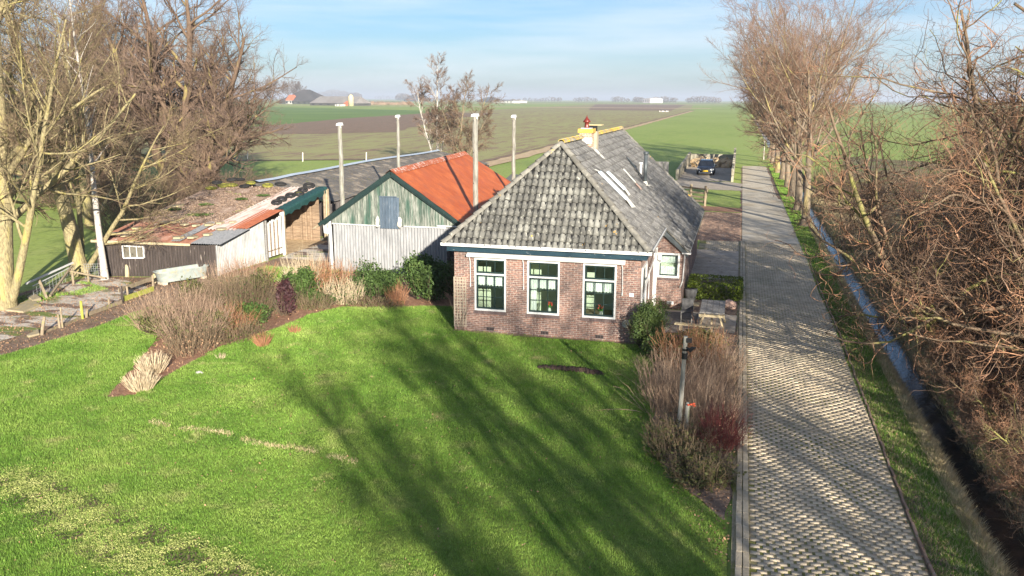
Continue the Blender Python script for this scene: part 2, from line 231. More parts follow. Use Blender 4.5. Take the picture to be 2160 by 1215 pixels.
class MB:
    def __init__(s): s.v = []; s.f = []
    def add(s, vs, fs):
        n = len(s.v); s.v += [tuple(v) for v in vs]; s.f += [tuple(i+n for i in f) for f in fs]; return s
    def box(s, c, d, rz=0., tilt=None):
        hx, hy, hz = d[0]/2, d[1]/2, d[2]/2; m = Matrix.Rotation(rz, 3, 'Z')
        if tilt is not None: m = m @ tilt
        vs = [Vector(c)+m @ Vector((x*hx, y*hy, z*hz)) for x in (-1, 1) for y in (-1, 1) for z in (-1, 1)]
        return s.add(vs, [(0, 1, 3, 2), (4, 6, 7, 5), (0, 4, 5, 1), (2, 3, 7, 6), (0, 2, 6, 4), (1, 5, 7, 3)])
    def b2(s, a, b): return s.box([(a[i]+b[i])/2 for i in range(3)], [abs(b[i]-a[i]) for i in range(3)])
    def bar(s, p, q, w, h, up=(0, 0, 1)):
        p, q = Vector(p), Vector(q); d = (q-p); n = d.normalized(); u = Vector(up)
        if abs(n.dot(u)) > .95: u = Vector((0, 1, 0))
        a = n.cross(u).normalized(); b = a.cross(n).normalized()
        vs = [e+a*sx*w/2+b*sy*h/2 for e in (p, q) for sx, sy in ((-1, -1), (1, -1), (1, 1), (-1, 1))]
        return s.add(vs, [(3, 2, 1, 0), (4, 5, 6, 7), (0, 1, 5, 4), (1, 2, 6, 5), (2, 3, 7, 6), (3, 0, 4, 7)])
    def tube(s, pts, rad, n=8, cap=True):
        pts = [Vector(p) for p in pts]; rad = rad if hasattr(rad, '__len__') else [rad]*len(pts); base = len(s.v)
        ref = None
        for i, p in enumerate(pts):
            t = (pts[min(i+1, len(pts)-1)]-pts[max(i-1, 0)]).normalized()
            if ref is None: ref = t.cross(Vector((0, 0, 1)) if abs(t.z) < .9 else Vector((1, 0, 0))).normalized()
            ref = (ref-t*ref.dot(t)).normalized(); b = t.cross(ref)
            s.v += [tuple(p+(ref*math.cos(2*math.pi*k/n)+b*math.sin(2*math.pi*k/n))*rad[i]) for k in range(n)]
        for i in range(len(pts)-1):
            for k in range(n):
                a = base+i*n+k; b_ = base+i*n+(k+1) % n; s.f.append((a, b_, b_+n, a+n))
        if cap: s.f.append(tuple(base+k for k in range(n))[::-1]); s.f.append(tuple(base+(len(pts)-1)*n+k for k in range(n)))
        return s
    def torus(s, c, R, r, nrm=(0, 0, 1), n=20, m=8, sy=1.):
        nrm = Vector(nrm).normalized(); a = nrm.cross(Vector((0, 1, 0))).normalized(); b = nrm.cross(a); base = len(s.v); c = Vector(c)
        for i in range(n):
            th = 2*math.pi*i/n; d = a*math.cos(th)+b*math.sin(th)
            for j in range(m):
                ph = 2*math.pi*j/m; s.v.append(tuple(c+d*(R+r*math.cos(ph))+nrm*r*sy*math.sin(ph)))
        for i in range(n):
            for j in range(m): s.f.append((base+i*m+j, base+((i+1) % n)*m+j, base+((i+1) % n)*m+(j+1) % m, base+i*m+(j+1) % m))
        return s
    def prism(s, poly, z0, z1):
        n = len(poly); return s.add([(x, y, z0) for x, y in poly]+[(x, y, z1) for x, y in poly], [tuple(range(n))[::-1], tuple(range(n, 2*n))]+[(i, (i+1) % n, n+(i+1) % n, n+i) for i in range(n)])
    def quad(s, *p): return s.add(p, [tuple(range(len(p)))])
    def blob(s, c, r, rng, n=10, m=7, jit=.15):
        base = len(s.v)
        for i in range(m+1):
            th = math.pi*i/m
            for k in range(n):
                ph = 2*math.pi*k/n; q = 1+rng.uniform(-jit, jit)
                s.v.append((c[0]+r[0]*q*math.sin(th)*math.cos(ph), c[1]+r[1]*q*math.sin(th)*math.sin(ph), c[2]+r[2]*q*math.cos(th)))
        for i in range(m):
            for k in range(n): s.f.append((base+i*n+k, base+(i+1)*n+k, base+(i+1)*n+(k+1) % n, base+i*n+(k+1) % n))
        return s
    def build(s, name, mat, parent=None, smooth=False, bevel=0, **kw):
        o0 = parent_origin(parent) if parent else Vector((0, 0, 0))
        me = bpy.data.meshes.new(name); me.from_pydata([(v[0]-o0[0], v[1]-o0[1], v[2]-o0[2]) for v in s.v], [], s.f); me.update()
        if smooth: me.polygons.foreach_set('use_smooth', [True]*len(me.polygons))
        o = link(me, name, mat, parent, **kw)
        if bevel:
            b = o.modifiers.new('bevel', 'BEVEL'); b.width = bevel; b.segments = 2
        return o
def corr(p00, p10, p01, p11, pitch=.08, amp=.015, sag=0., rng=None, k=6):
    """corrugated sheet: ridges run from edge 00-10 to edge 01-11"""
    p00, p10, p01, p11 = map(np.array, (p00, p10, p01, p11)); W = np.linalg.norm(p10-p00); n = max(2, int(W/pitch*k)); m = 4
    u = np.linspace(0, 1, n+1)[:, None, None]; v = np.linspace(0, 1, m+1)[None, :, None]
    P = (1-u)*(1-v)*p00+u*(1-v)*p10+(1-u)*v*p01+u*v*p11
    nr = np.cross(p10-p00, p01-p00); nr = nr/np.linalg.norm(nr)
    P = P+nr*(amp*np.sin(2*np.pi*u*W/pitch)+sag*np.sin(np.pi*u*3.1)*np.sin(np.pi*v))
    idx = np.arange((n+1)*(m+1)).reshape(n+1, m+1)
    Fc = np.stack([idx[:-1, :-1], idx[1:, :-1], idx[1:, 1:], idx[:-1, 1:]], -1).reshape(-1, 4)
    return P.reshape(-1, 3), Fc
def inside(px, py, poly):
    c = np.zeros(len(px), bool); n = len(poly)
    for i in range(n):
        x1, y1 = poly[i]; x2, y2 = poly[(i+1) % n]
        if y1 == y2: continue
        c ^= ((y1 > py) != (y2 > py)) & (px < (x2-x1)*(py-y1)/(y2-y1)+x1)
    return c
def wobble(poly, amp=.25, step=.6, seed=1):
    rng = random.Random(seed); out = []
    for i in range(len(poly)):
        a = Vector(poly[i][:2]); b = Vector(poly[(i+1) % len(poly)][:2]); n = max(1, int((b-a).length/step)); nn = (b-a).normalized(); nn = Vector((-nn.y, nn.x))
        for k in range(n):
            p = a.lerp(b, k/n); out.append(tuple(p+nn*rng.uniform(-amp, amp)))
    return out
def sheet(name, poly, z, mat, kind='structure', **kw):
    from mathutils.geometry import tessellate_polygon
    t = tessellate_polygon([[Vector((x, y, 0)) for x, y in poly]])
    me = bpy.data.meshes.new(name); me.from_pydata([(x, y, z) for x, y in poly], [], [tuple(i) for i in t]); me.update()
    if len(me.polygons) and me.polygons[0].normal.z < 0: me.flip_normals()
    return link(me, name, mat, None, kind=kind, **kw)
# ---------------------------------------------------------------- branch generator (vectorised)
def norm(a): return a/np.maximum(np.linalg.norm(a, axis=-1, keepdims=True), 1e-9)
def polylines(rng, P, D, Ln, Rd, K, wig, up, taper, droop=0.):
    n = len(P); pts = np.zeros((n, K, 3)); pts[:, 0] = P; d = D.copy(); st = (Ln/(K-1))[:, None]
    for k in range(1, K):
        d = norm(d+wig*rng.normal(size=(n, 3))+np.array([0, 0, up-droop*k/K])); pts[:, k] = pts[:, k-1]+d*st
    rad = Rd[:, None]*np.linspace(1, taper, K)[None]
    return pts, rad
def spawn(rng, pts, rad, m, t0, t1, ang, angj, lr, lj, rr, Ln, shape=None, rmin=.002):
    n, K, _ = pts.shape; t = (t0+(t1-t0)*(np.arange(m)[None]+rng.random((n, m)))/m); x = t*(K-1); i = np.minimum(x.astype(int), K-2); f = (x-i)[..., None]
    b = np.arange(n)[:, None]; p = pts[b, i]*(1-f)+pts[b, i+1]*f; d = norm(pts[b, i+1]-pts[b, i]); r = rad[b, i]
    q = norm(np.cross(d, rng.normal(size=d.shape))); a = (ang+angj*rng.normal(size=(n, m)))[..., None]
    D = d*np.cos(a)+q*np.sin(a); s = shape(t) if shape is not None else (1.15-.55*t)
    Lc = Ln[:, None]*lr*s*(1+lj*rng.uniform(-1, 1, (n, m))); Rc = np.maximum(r*rr, rmin)
    return p.reshape(-1, 3), D.reshape(-1, 3), Lc.ravel(), Rc.ravel()
def tubes(pts, rad, S):
    n, K, _ = pts.shape; T = np.zeros_like(pts); T[:, 1:-1] = pts[:, 2:]-pts[:, :-2]; T[:, 0] = pts[:, 1]-pts[:, 0]; T[:, -1] = pts[:, -1]-pts[:, -2]; T = norm(T)
    ref = np.where(np.abs(T[:, :1, 2:3]) > .8, np.array([1., 0, 0]), np.array([0, 0, 1.])); A = norm(np.cross(T, ref)); B = np.cross(T, A)
    th = 2*np.pi*np.arange(S)/S; V = pts[:, :, None]+(A[:, :, None]*np.cos(th)[None, None, :, None]+B[:, :, None]*np.sin(th)[None, None, :, None])*rad[:, :, None, None]
    idx = np.arange(n*K*S).reshape(n, K, S); a = idx[:, :-1]; b = np.roll(a, -1, 2); c = idx[:, 1:]; d = np.roll(c, -1, 2)
    return V.reshape(-1, 3), np.stack([a, b, d, c], -1).reshape(-1, 4)
def merge(parts):
    V = []; Fc = []; n = 0
    for v, f in parts: V.append(v); Fc.append(f+n); n += len(v)
    return np.concatenate(V), np.concatenate(Fc)
def tree(name, loc, label, cat, trunkm, twigm, seed, H=12, r=.3, stems=((0, 0, 1, 1, 1),), trunk_wig=.03, spec=(), group=None, rmin=.004, K0=12, flare=1.25, t_min=.25):
    """stems: (dx,dy,dz,len factor,rad factor); spec levels: dict(m,t0,t1,ang,angj,lr,lj,rr,K,wig,up,taper,S,droop,shape)"""
    rng = np.random.default_rng(seed); root = thing(name, loc, label, cat, group)
    st = np.array(stems, float); P = np.array([[loc[0]+.25*r*s[0], loc[1]+.25*r*s[1], loc[2]-.15] for s in st]); D = norm(st[:, :3]); Ln = H*st[:, 3]; Rd = r*st[:, 4]
    pts, rad = polylines(rng, P, D, Ln, Rd, K0, trunk_wig, .015, .18); rad[:, 0] *= flare
    tp = [tubes(pts, rad, 10)]; br = []; tw = []
    for li, s in enumerate(spec):
        P, D, Ln, Rd = spawn(rng, pts, rad, s['m'], s.get('t0', .2), s.get('t1', 1.), s['ang'], s.get('angj', .15), s['lr'], s.get('lj', .3), s['rr'], Ln, s.get('shape'), rmin)
        pts, rad = polylines(rng, P, D, Ln, Rd, s.get('K', 5), s['wig'], s['up'], s.get('taper', .35), s.get('droop', 0)); 
        (tp if s.get('part') == 'trunk' else br if s.get('part') == 'branch' else tw).append(tubes(pts, rad, s.get('S', 3)))
    for nm, pr, mt in (('trunk', tp, trunkm), ('branches', br, trunkm), ('twigs', tw, twigm)):
        if pr: V, Fc = merge(pr); np_mesh(nm, V, Fc, mt, root, smooth=True)
    return root
def copy_tree(src, loc, rz, label, s=1., group=None):
    c = src.copy(); sc.collection.objects.link(c); c.location = loc; c.rotation_euler = (0, 0, rz); c.scale = (s, s, s) if not hasattr(s, '__len__') else s; c['label'] = label
    if group: c['group'] = group
    for ch in src.children:
        d = ch.copy(); sc.collection.objects.link(d); d.parent = c
    return c
def leaves(centers, size, rng, flat=.0, aspect=.6, out=None):
    n = len(centers); a = norm(rng.normal(size=(n, 3))); 
    if out is not None: a = norm(a*.8+out)
    b = norm(np.cross(a, rng.normal(size=(n, 3)))); c = np.cross(a, b); s = size*rng.uniform(.6, 1.3, (n, 1))
    V = np.stack([centers-b*s, centers+c*s*aspect, centers+b*s, centers-c*s*aspect], 1).reshape(-1, 3)
    return V, np.arange(4*n).reshape(n, 4)
def leaf_bush(name, loc, dims, n, size, mat, label, cat='shrub', seed=1, stemmat='stem_dark', group=None, box=False, lumps=7, hollow=None):
    rng = np.random.default_rng(seed); root = thing(name, loc, label, cat, group); L0 = np.array(loc); dims = np.array(dims, float)
    if box:
        P = rng.uniform(-1, 1, (n*2, 3)); ax = rng.integers(0, 3, len(P)); sg = rng.choice([-1, 1], len(P)); P[np.arange(len(P)), ax] = sg*(1-np.abs(rng.normal(0, .07, len(P))))
        if hollow: P = P[~((np.abs(P[:, 0]) < hollow[0]) & (np.abs(P[:, 1]) < hollow[1]) & (P[:, 2] > -.2))]
        P = P[:n]; P += rng.normal(0, .03, P.shape); out = None; C = L0+np.array([0, 0, dims[2]/2])+P*dims/2
    else:
        lc = rng.uniform(-.55, .55, (lumps, 3)); lc[:, 2] = rng.uniform(-.35, .45, lumps); lc[0] = 0; lr = rng.uniform(.38, .62, lumps); lr[0] = .72
        k = rng.integers(0, lumps, n); d = norm(rng.normal(size=(n, 3))); P = lc[k]+d*lr[k][:, None]*(1-rng.normal(.06, .17, (n, 1)))*(1+.18*np.sin(7*d[:, :1]+5*d[:, 1:2]+k[:, None]))
        P[:, 2] = np.maximum(P[:, 2], -1); out = d*.7; C = L0+np.array([0, 0, dims[2]*.5])+P*dims/2
    C[:, 2] = np.maximum(C[:, 2], loc[2]+.02)
    V, Fc = leaves(C, size, rng, out=out); np_mesh('foliage', V, Fc, mat, root)
    m = 40; a = rng.uniform(0, 2*np.pi, m); P0 = L0+np.stack([np.cos(a)*dims[0]*.15, np.sin(a)*dims[1]*.15, a*0], 1); D = norm(np.stack([np.cos(a)*dims[0], np.sin(a)*dims[1], a*0+dims[2]*1.3], 1))
    pts, rad = polylines(rng, P0, D, np.full(m, dims[2]*.72), np.full(m, .012), 5, .1, .0, .4); V, Fc = tubes(pts, rad, 4); np_mesh('stems', V, Fc, stemmat, root)
    return root
def twig_bush(name, loc, rx_, ry_, h, n, mat, label, seed=1, r=.007, spread=.35, wig=.12, up=.08, sub=3, cat='shrub', group=None, leaf=None, droop=0., K=7):
    rng = np.random.default_rng(seed); root = thing(name, loc, label, cat, group); a = rng.uniform(0, 2*np.pi, n); q = np.sqrt(rng.random(n))
    off = np.stack([np.cos(a)*q, np.sin(a)*q], 1); P = np.array(loc)+np.c_[off*[rx_, ry_], np.zeros(n)]
    D = norm(np.c_[off*spread+rng.normal(0, .12, (n, 2)), np.ones(n)]); Ln = h*rng.uniform(.55, 1.08, n)*(1-.25*q)
    pts, rad = polylines(rng, P, D, Ln, np.full(n, r)*rng.uniform(.7, 1.2, n), K, wig, up, .45, droop); pr = [tubes(pts, rad, 4)]
    if sub:
        P, D, L2, R2 = spawn(rng, pts, rad, sub, .25, .95, .5, .2, .38, .4, .6, Ln, None, .0025); p2, r2 = polylines(rng, P, D, L2, R2, 4, wig*1.3, up, .5, droop); pr.append(tubes(p2, r2, 3))
    V, Fc = merge(pr); np_mesh('stems', V, Fc, mat, root)
    if leaf:
        k = rng.integers(0, len(pts), leaf[1]); j = rng.integers(0, leaf[3] if len(leaf) > 3 else K-2, leaf[1]); C = pts[k, j]+rng.normal(0, .09, (leaf[1], 3)); C[:, 2] = np.maximum(C[:, 2], loc[2]+.02)
        V, Fc = leaves(C, leaf[2], rng); np_mesh('foliage', V, Fc, leaf[0], root)
    return root
def blades(name, P, h, wd, mat, seed, lean=.5, **kw):
    rng = np.random.default_rng(seed); n = len(P); a = rng.uniform(0, 2*np.pi, n); hh = (h*rng.uniform(.5, 1.3, n))[:, None]; ww = (wd*rng.uniform(.7, 1.2, n))[:, None]
    s = np.stack([np.cos(a), np.sin(a), a*0], 1)*ww; b = rng.uniform(0, 2*np.pi, n); l = np.stack([np.cos(b), np.sin(b), a*0], 1)*hh*lean*rng.random((n, 1)); u = np.array([0, 0, 1.])*hh
    V = np.stack([P-s, P+s, P+l+u], 1).reshape(-1, 3); return np_mesh(name, V, np.arange(3*n).reshape(n, 3), mat, None, **kw)
#--BODY--
# ================================================================ GROUND, WATER, ROAD
rnd = random.Random(7)
xs = [-14000, -5000, -2000, -800, -300, -120, -60, -30, -15, -6, 0, 3.6, 4.2, 4.55, 4.85, 4.95, 5.65, 5.75, 6.1, 6.6, 8, 12, 25, 60, 150, 400, 1000, 3000, 9000]
zs = {4.55: -.03, 4.85: -.30, 4.95: -.75, 5.65: -.75, 5.75: -.25, 6.1: .02}
ys = [-400, -60, -20, 0, 6, 12, 18, 24, 30, 36, 42, 50, 60, 80, 100, 130, 170, 230, 300, 400, 401, 700, 1500, 4000, 9000, 16000]
V = []; Fg = []; wr = random.Random(3)
for y in ys:
    for x in xs:
        j = wr.uniform(-.12, .12) if x in zs and y < 300 else 0
        V.append((x+j, y, zs.get(x, 0) if y <= 400 else 0))
nx = len(xs)
for i in range(len(ys)-1):
    for k in range(nx-1): Fg.append((i*nx+k, i*nx+k+1, (i+1)*nx+k+1, (i+1)*nx+k))
np_mesh('ground', V, Fg, 'meadow', None, kind='structure')
sheet('water', [(4.6, -60), (6.0, -60), (6.0, 400), (4.6, 400)], -.36, 'water')
# banks: straw-coloured strip and dark brown far bank
def strip(name, x0, x1, y0, y1, mat, zf, n=60, wob=.1):
    r = random.Random(len(name)*7); V = []; Fq = []
    for i in range(n+1):
        y = y0+(y1-y0)*(i/n)**1.5
        a = x0+r.uniform(-wob, wob); b = x1+r.uniform(-wob, wob)
        for x in (a, a*.5+b*.5, b): V.append((x, y, zf(x)))
    for i in range(n):
        for k in range(2): Fq.append((3*i+k, 3*i+k+1, 3*i+4+k, 3*i+3+k))
    return np_mesh(name, V, Fq, mat, None, kind='structure')
strip('bank', 4.5, 4.93, 2, 200, 'straw_track', lambda x: float(np.interp(x, [4.2, 4.55, 4.85, 4.95], [.0, -.03, -.30, -.75]))+.03, wob=.04)
M('far_bank', [(.3, (.07, .05, .035)), (.6, (.16, .12, .07)), (.8, (.22, .20, .08))], scale=2, bump=.06, bscale=8, patch=[(.7, .5, .62, (.30, .22, .13))])
strip('far_bank', 5.72, 6.6, 2, 300, 'far_bank', lambda x: float(np.interp(x, [5.65, 5.75, 6.1], [-.75, -.25, .02]))+.03, wob=.04)
M('rough_field', [(.3, (.12, .095, .05)), (.5, (.22, .17, .09)), (.7, (.18, .20, .06))], scale=.5, bump=.1, bscale=5, patch=[(.25, .5, .6, (.14, .19, .045))])
sheet('rough_field', wobble([(6.5, 4), (40, 4), (60, 90), (14, 130), (6.6, 60)], .15, 2.5, 4), .012, 'rough_field')
# far fields
sheet('brown_field', wobble([(-30.5, 99), (-41, 106), (-60, 96.5), (-95, 93), (-140, 190), (-125, 206), (-150, 320), (-167, 470), (-240, 1500), (-80, 1500), (-36, 640), (-31, 255)], .7, 8, 5), .03, 'field_brown')
sheet('bare_field', wobble([(-95, 170), (-125, 206), (-150, 320), (-167, 470), (-130, 470), (-105, 300), (-78, 190)], 1.2, 8, 6), .05, 'field_bare')
sheet('bare_field', wobble([(-50, 640), (-110, 640), (-240, 1480), (-90, 1480)], 1.2, 30, 6), .06, 'field_bare')
sheet('track', wobble([(-27.3, 92), (-30.2, 92), (-30.6, 255), (-35, 640), (-33, 640), (-28.8, 255)], .35, 3, 7), .09, 'straw_track')
sheet('dirt_edge', wobble([(-30.2, 92), (-31.3, 92), (-32, 255), (-37, 700), (-35.4, 700), (-30.9, 255)], .25, 3, 8), .07, 'field_bare')
sheet('reed_edge', wobble([(-95, 93.5), (-60, 97), (-41, 106.5), (-30, 99.5), (-30, 98), (-41, 104.5), (-60, 95), (-95, 91.5)], .3, 2.5, 9), .05, 'soil')
for k, (a, b, c) in enumerate([(820, 860, 'straw_track'), (1500, 1560, 'straw_track'), (2100, 2250, 'field_bare'), (2900, 3200, 'straw_track')]):
    sheet('field_strip', wobble([(-2200, a+300), (-165, a), (-30, a), (-30, b), (-165, b), (-2200, b+330)], 4, 80, 20+k), .08+.03*k, c)
M('meadow_dark', [(.3, (.11, .19, .04)), (.7, (.18, .26, .06))], scale=.02, patch=[(.3, .5, .7, (.14, .19, .05))])
sheet('green_field', wobble([(-170, 520), (-125, 206), (-142, 191), (-420, 330), (-700, 700), (-400, 700)], 2, 20, 30), .04, 'meadow_dark')
# garden lawn
LAWN = [(-40, 4), (-40, 15.5), (-27, 17.5), (-21.1, 20.1), (-20.7, 22.6), (-20.8, 26.8), (-20.2, 27.2), (-17.6, 22.6), (-15.5, 17.9), (-14.9, 18.2), (-15.1, 20), (-15.3, 22.7), (-14.8, 25.2), (-14.6, 27.2), (-13.9, 28.6), (-11.3, 29.6), (-8.95, 29.9), (-8.95, 26.75), (-2.9, 26.75), (-2.2, 26), (-1.9, 22), (-1.4, 18), (-.6, 16.2), (.12, 15.2), (.12, 4)]
gx = np.linspace(-40, .2, 161); gy = np.linspace(4, 30, 105); X, Y = np.meshgrid(gx, gy, indexing='ij')
Z = .036+.012*np.sin(X*1.3+Y*.7)+.010*np.sin(X*.6-Y*1.9)+.006*np.sin(X*3.1)*np.sin(Y*2.7)
cen = lambda A: (A[:-1, :-1]+A[1:, 1:])/2
ok = inside(cen(X).ravel(), cen(Y).ravel(), LAWN); idx = np.arange(X.size).reshape(X.shape)
Fq = np.stack([idx[:-1, :-1], idx[1:, :-1], idx[1:, 1:], idx[:-1, 1:]], -1).reshape(-1, 4)[ok]
np_mesh('lawn', np.c_[X.ravel(), Y.ravel(), Z.ravel()], Fq, 'lawn', None, smooth=True, kind='structure')
lawnz = lambda x, y: .036+.012*np.sin(x*1.3+y*.7)+.010*np.sin(x*.6-y*1.9)+.006*np.sin(x*3.1)*np.sin(y*2.7)
sheet('mud', wobble([(-40, 15.5), (-27, 17.3), (-21, 19.9), (-20.5, 22.6), (-20.5, 27), (-20.6, 31), (-21.3, 32.5), (-21.3, 34), (-24, 31.5), (-27, 31), (-27.5, 27), (-30, 25), (-40, 23)], .12, .5, 10), .010, 'soil')
sheet('yard', wobble([(-40, 18.5), (-28, 19.5), (-22.3, 21.4), (-22.3, 25), (-23.0, 29.7), (-26.4, 31.2), (-27, 29), (-26.3, 26), (-27.5, 24), (-40, 21)], .15, .5, 11), .016, 'yard_slabs')
sheet('flower_bed', wobble([(-20.2, 27.2), (-17.6, 22.6), (-15.5, 17.9), (-14.9, 18.2), (-15, 20), (-15.2, 22.7), (-14.7, 25.2), (-14.4, 27.2), (-13.8, 28.7), (-10.3, 29.9), (-8.95, 30), (-8.95, 34.5), (-16.9, 34.8), (-20.6, 31)], .09, .4, 12), .022, 'mulch')
sheet('passage', wobble([(-21.5, 33), (-16.9, 34), (-17.2, 36), (-19.4, 44), (-22.4, 44), (-21.5, 38)], .1, .6, 13), .02, 'soil')
sheet('slab_path', wobble([(-21.3, 37.2), (-18.2, 36.6), (-19, 43.5), (-22.5, 43.5)], .15, .5, 14), .03, 'yard_slabs')
sheet('bed_soil', wobble([(-2.4, 27.9), (-1.9, 22), (-1.4, 18), (-.6, 16.3), (.1, 15.2), (.28, 16), (.28, 29), (-1, 28.4)], .08, .4, 15), .024, 'soil')
sheet('front_soil', wobble([(-8.95, 26.45), (-2.7, 26.45), (-2.2, 26.2), (-2.4, 27), (-8.95, 27)], .05, .3, 17), .07, 'soil')
dl = [(-13.3, 16.75), (-12.2, 16.55), (-11, 16.5), (-9.6, 16.15), (-8.6, 16.05), (-7.5, 15.9)]
# grass blades on the lawn (density falls with distance)
rng = np.random.default_rng(5)
def scatter(poly, x0, x1, y0, y1, n, pw=1.0, bias=None):
    px = rng.uniform(x0, x1, n); py = y0+(y1-y0)*rng.random(n)**pw; k = inside(px, py, poly)
    return px[k], py[k]
moss = [(-14.5, 13), (-11.6, 11.6), (-9.4, 10.7), (-6.2, 9.9), (-6.6, 11.2), (-8.6, 11.9), (-11.2, 12.7), (-14.3, 13.8)]
VIEW = [(-18.5, 9.6), (.2, 9.6), (.2, 31), (-24, 31), (-30, 19)]
px, py = scatter(LAWN, -30, .15, 9.6, 30, 1600000, 1.35)
k = inside(px, py, VIEW); px, py = px[k], py[k]
mo_ = np.sin(px*4.3+np.sin(py*2.9)*1.7)*np.sin(py*6.1+px*1.1); k = (~inside(px+rng.normal(0, .25, len(px)), py+rng.normal(0, .2, len(px)), moss)) | (rng.random(len(px)) < .30+.25*mo_); px, py = px[k], py[k]
ed = np.array(dl); dy = np.abs(py-np.interp(px, ed[:, 0], ed[:, 1])); k = ~((px > -13.3) & (px < -7.5) & (dy < .08) & (rng.random(len(px)) < .45)); px, py = px[k], py[k]
d = np.hypot(px, py); clump = .5+.55*(.5+.5*np.sin(px*5.3+2*np.sin(py*3.1))*np.sin(py*4.7+np.sin(px*2.3)))+.5*(.5+.5*np.sin(px*13.1+3*np.sin(py*7.3))*np.sin(py*11.7+2*np.sin(px*5.9)))**2
blades('grass', np.c_[px, py, lawnz(px, py)], .050*clump*(d/18)**.3, .0042*(d/15)**.9, 'grass_blade', 3, lean=.9, kind='stuff')
u_ = rng.uniform(-13.3, -7.5, 1900); v_ = np.interp(u_, ed[:, 0], ed[:, 1])+rng.normal(0, .075, 1900)+.07*np.sin(u_*2.6); k = np.sin(u_*3.1)+np.sin(u_*7.7) > -1.1
blades('dry_trace', np.c_[u_[k], v_[k], lawnz(u_[k], v_[k])], .055, .006, 'straw_blade', 33, lean=1.3, kind='stuff')
# verge right of the lane
px, py = scatter([(3.45, 9), (4.55, 9), (4.6, 50), (4.4, 110), (3.4, 110), (3.45, 50)], 3.4, 4.6, 9, 110, 150000, 2.0)
d = np.hypot(px, py); blades('verge_grass', np.c_[px, py, px*0], .09*(d/25)**.2, .006*(d/15)**.9, 'grass_blade', 4, lean=1., kind='stuff')
px, py = scatter([(3.5, 9), (4.5, 9), (4.5, 60), (3.6, 60)], 3.5, 4.5, 9, 60, 26000, 1.6); blades('verge_grass', np.c_[px, py, px*0], .09, .007, 'straw_blade', 44, lean=1.2, kind='stuff')
px = rng.uniform(4.38, 4.98, 110000); py = 8+90*rng.random(110000)**2; pz = np.interp(px, [4.2, 4.55, 4.85, 4.95], [.0, -.03, -.30, -.6])
blades('bank_reed', np.c_[px, py, pz], .17, .006*(np.hypot(px, py)/15)**.9, 'straw_blade', 5, lean=1.1, kind='stuff')
px = rng.uniform(5.6, 8.5, 60000); px = 5.6+(px-5.6)**1.3*.8; py = 8+70*rng.random(60000)**1.7; pz = np.interp(px, [5.65, 5.75, 6.1], [-.5, -.25, .02])
blades('bank_brush', np.c_[px, py, pz], .28, .007*(np.hypot(px, py)/15)**.9, 'straw_blade', 6, lean=1.0, kind='stuff')
# leaf litter
def litter(name, poly, n, size, mat, z=.03, seed=1):
    r = np.random.default_rng(seed); P = np.array(poly); px = r.uniform(P[:, 0].min(), P[:, 0].max(), n); py = r.uniform(P[:, 1].min(), P[:, 1].max(), n); k = inside(px, py, poly)
    C = np.c_[px[k], py[k], z+.02*r.random(k.sum())]; V, Fc = leaves(C, size, r, out=np.array([[0, 0, 1.]])); np_mesh(name, V, Fc, mat, None, kind='stuff')
litter('leaf_litter', [(-20.2, 27.2), (-17.6, 22.6), (-15.5, 17.9), (-14.9, 18.2), (-15.2, 22.7), (-14.4, 27.2), (-10.3, 29.9), (-8.95, 30), (-8.95, 33.5), (-16.9, 34.5), (-20.6, 31)], 9000, .03, 'dead_leaf', .03, 2)
litter('dead_leaves', [(-28, 19), (-21, 19.9), (-20.5, 27), (-20.6, 31), (-24, 31.5), (-27, 31), (-27.5, 27)], 9000, .028, 'dead_leaf', .025, 3)
litter('dead_leaves', [(-2.4, 27.9), (-1.9, 22), (-1.4, 18), (-.6, 15), (.4, 13.2), (.5, 29)], 5000, .028, 'dead_leaf', .03, 4)
litter('dead_leaves', [(3.3, 13), (3.9, 13), (4.2, 40), (3.4, 40)], 1500, .03, 'dead_leaf', .03, 6)
# weeds in the yard
px, py = scatter([(-27, 25.5), (-25, 25.5), (-24.5, 29), (-26.5, 30)], -27, -24, 25, 30, 9000); k = np.sin(px*2.1)*np.sin(py*1.7) > -.1
blades('weeds', np.c_[px[k], py[k], px[k]*0+.02], .07, .012, 'grass_blade', 9, lean=1.2, kind='stuff')
px, py = scatter([(-20.7, 31), (-17, 33), (-17, 34.8), (-20.7, 34.8)], -21, -17, 31, 35, 16000)
blades('weeds', np.c_[px, py, px*0+.02], .16, .012, 'grass_blade', 10, lean=.8, kind='stuff')
# moss blades
px, py = scatter(moss, -15, -6, 9.8, 14, 130000); px = px+rng.normal(0, .2, len(px)); py = py+rng.normal(0, .12, len(py)); k = np.sin(px*3.7+py)*np.sin(py*4.1-px*1.3)+.5*np.sin(px*11)*np.sin(py*13) > -.35
V_, F_ = leaves(np.c_[px[k], py[k], px[k]*0+.06], .013, np.random.default_rng(1), out=np.array([[0, 0, .8]])); M('moss_leaf', [(.3, (.20, .25, .06)), (.55, (.38, .41, .13)), (.8, (.46, .42, .20))], scale=4, island=.4)
px2, py2 = scatter(moss, -15, -6, 9.8, 14, 40000); k2_ = np.sin(px2*3.7+py2)*np.sin(py2*4.1-px2*1.3)+.6*np.sin(px2*9+2*np.sin(py2*5))*np.sin(py2*12) < -.55
px2 = px2+rng.normal(0, .13, len(px2)); py2 = py2+rng.normal(0, .08, len(py2))
V2, F2 = leaves(np.c_[px2[k2_], py2[k2_], .066+.012*rng.random(k2_.sum())], .022, np.random.default_rng(8), out=np.array([[0, 0, 2.5]])); M('crumbs', [(.3, (.07, .045, .03)), (.7, (.15, .10, .07))], scale=5, island=.4); np_mesh('bare_earth', V2, F2, 'crumbs', None, kind='stuff')
np_mesh('clover', V_, F_, 'moss_leaf', None, kind='stuff')
px = rng.uniform(-14, 0, 900); py = rng.uniform(10, 26, 900); k = inside(px, py, LAWN)
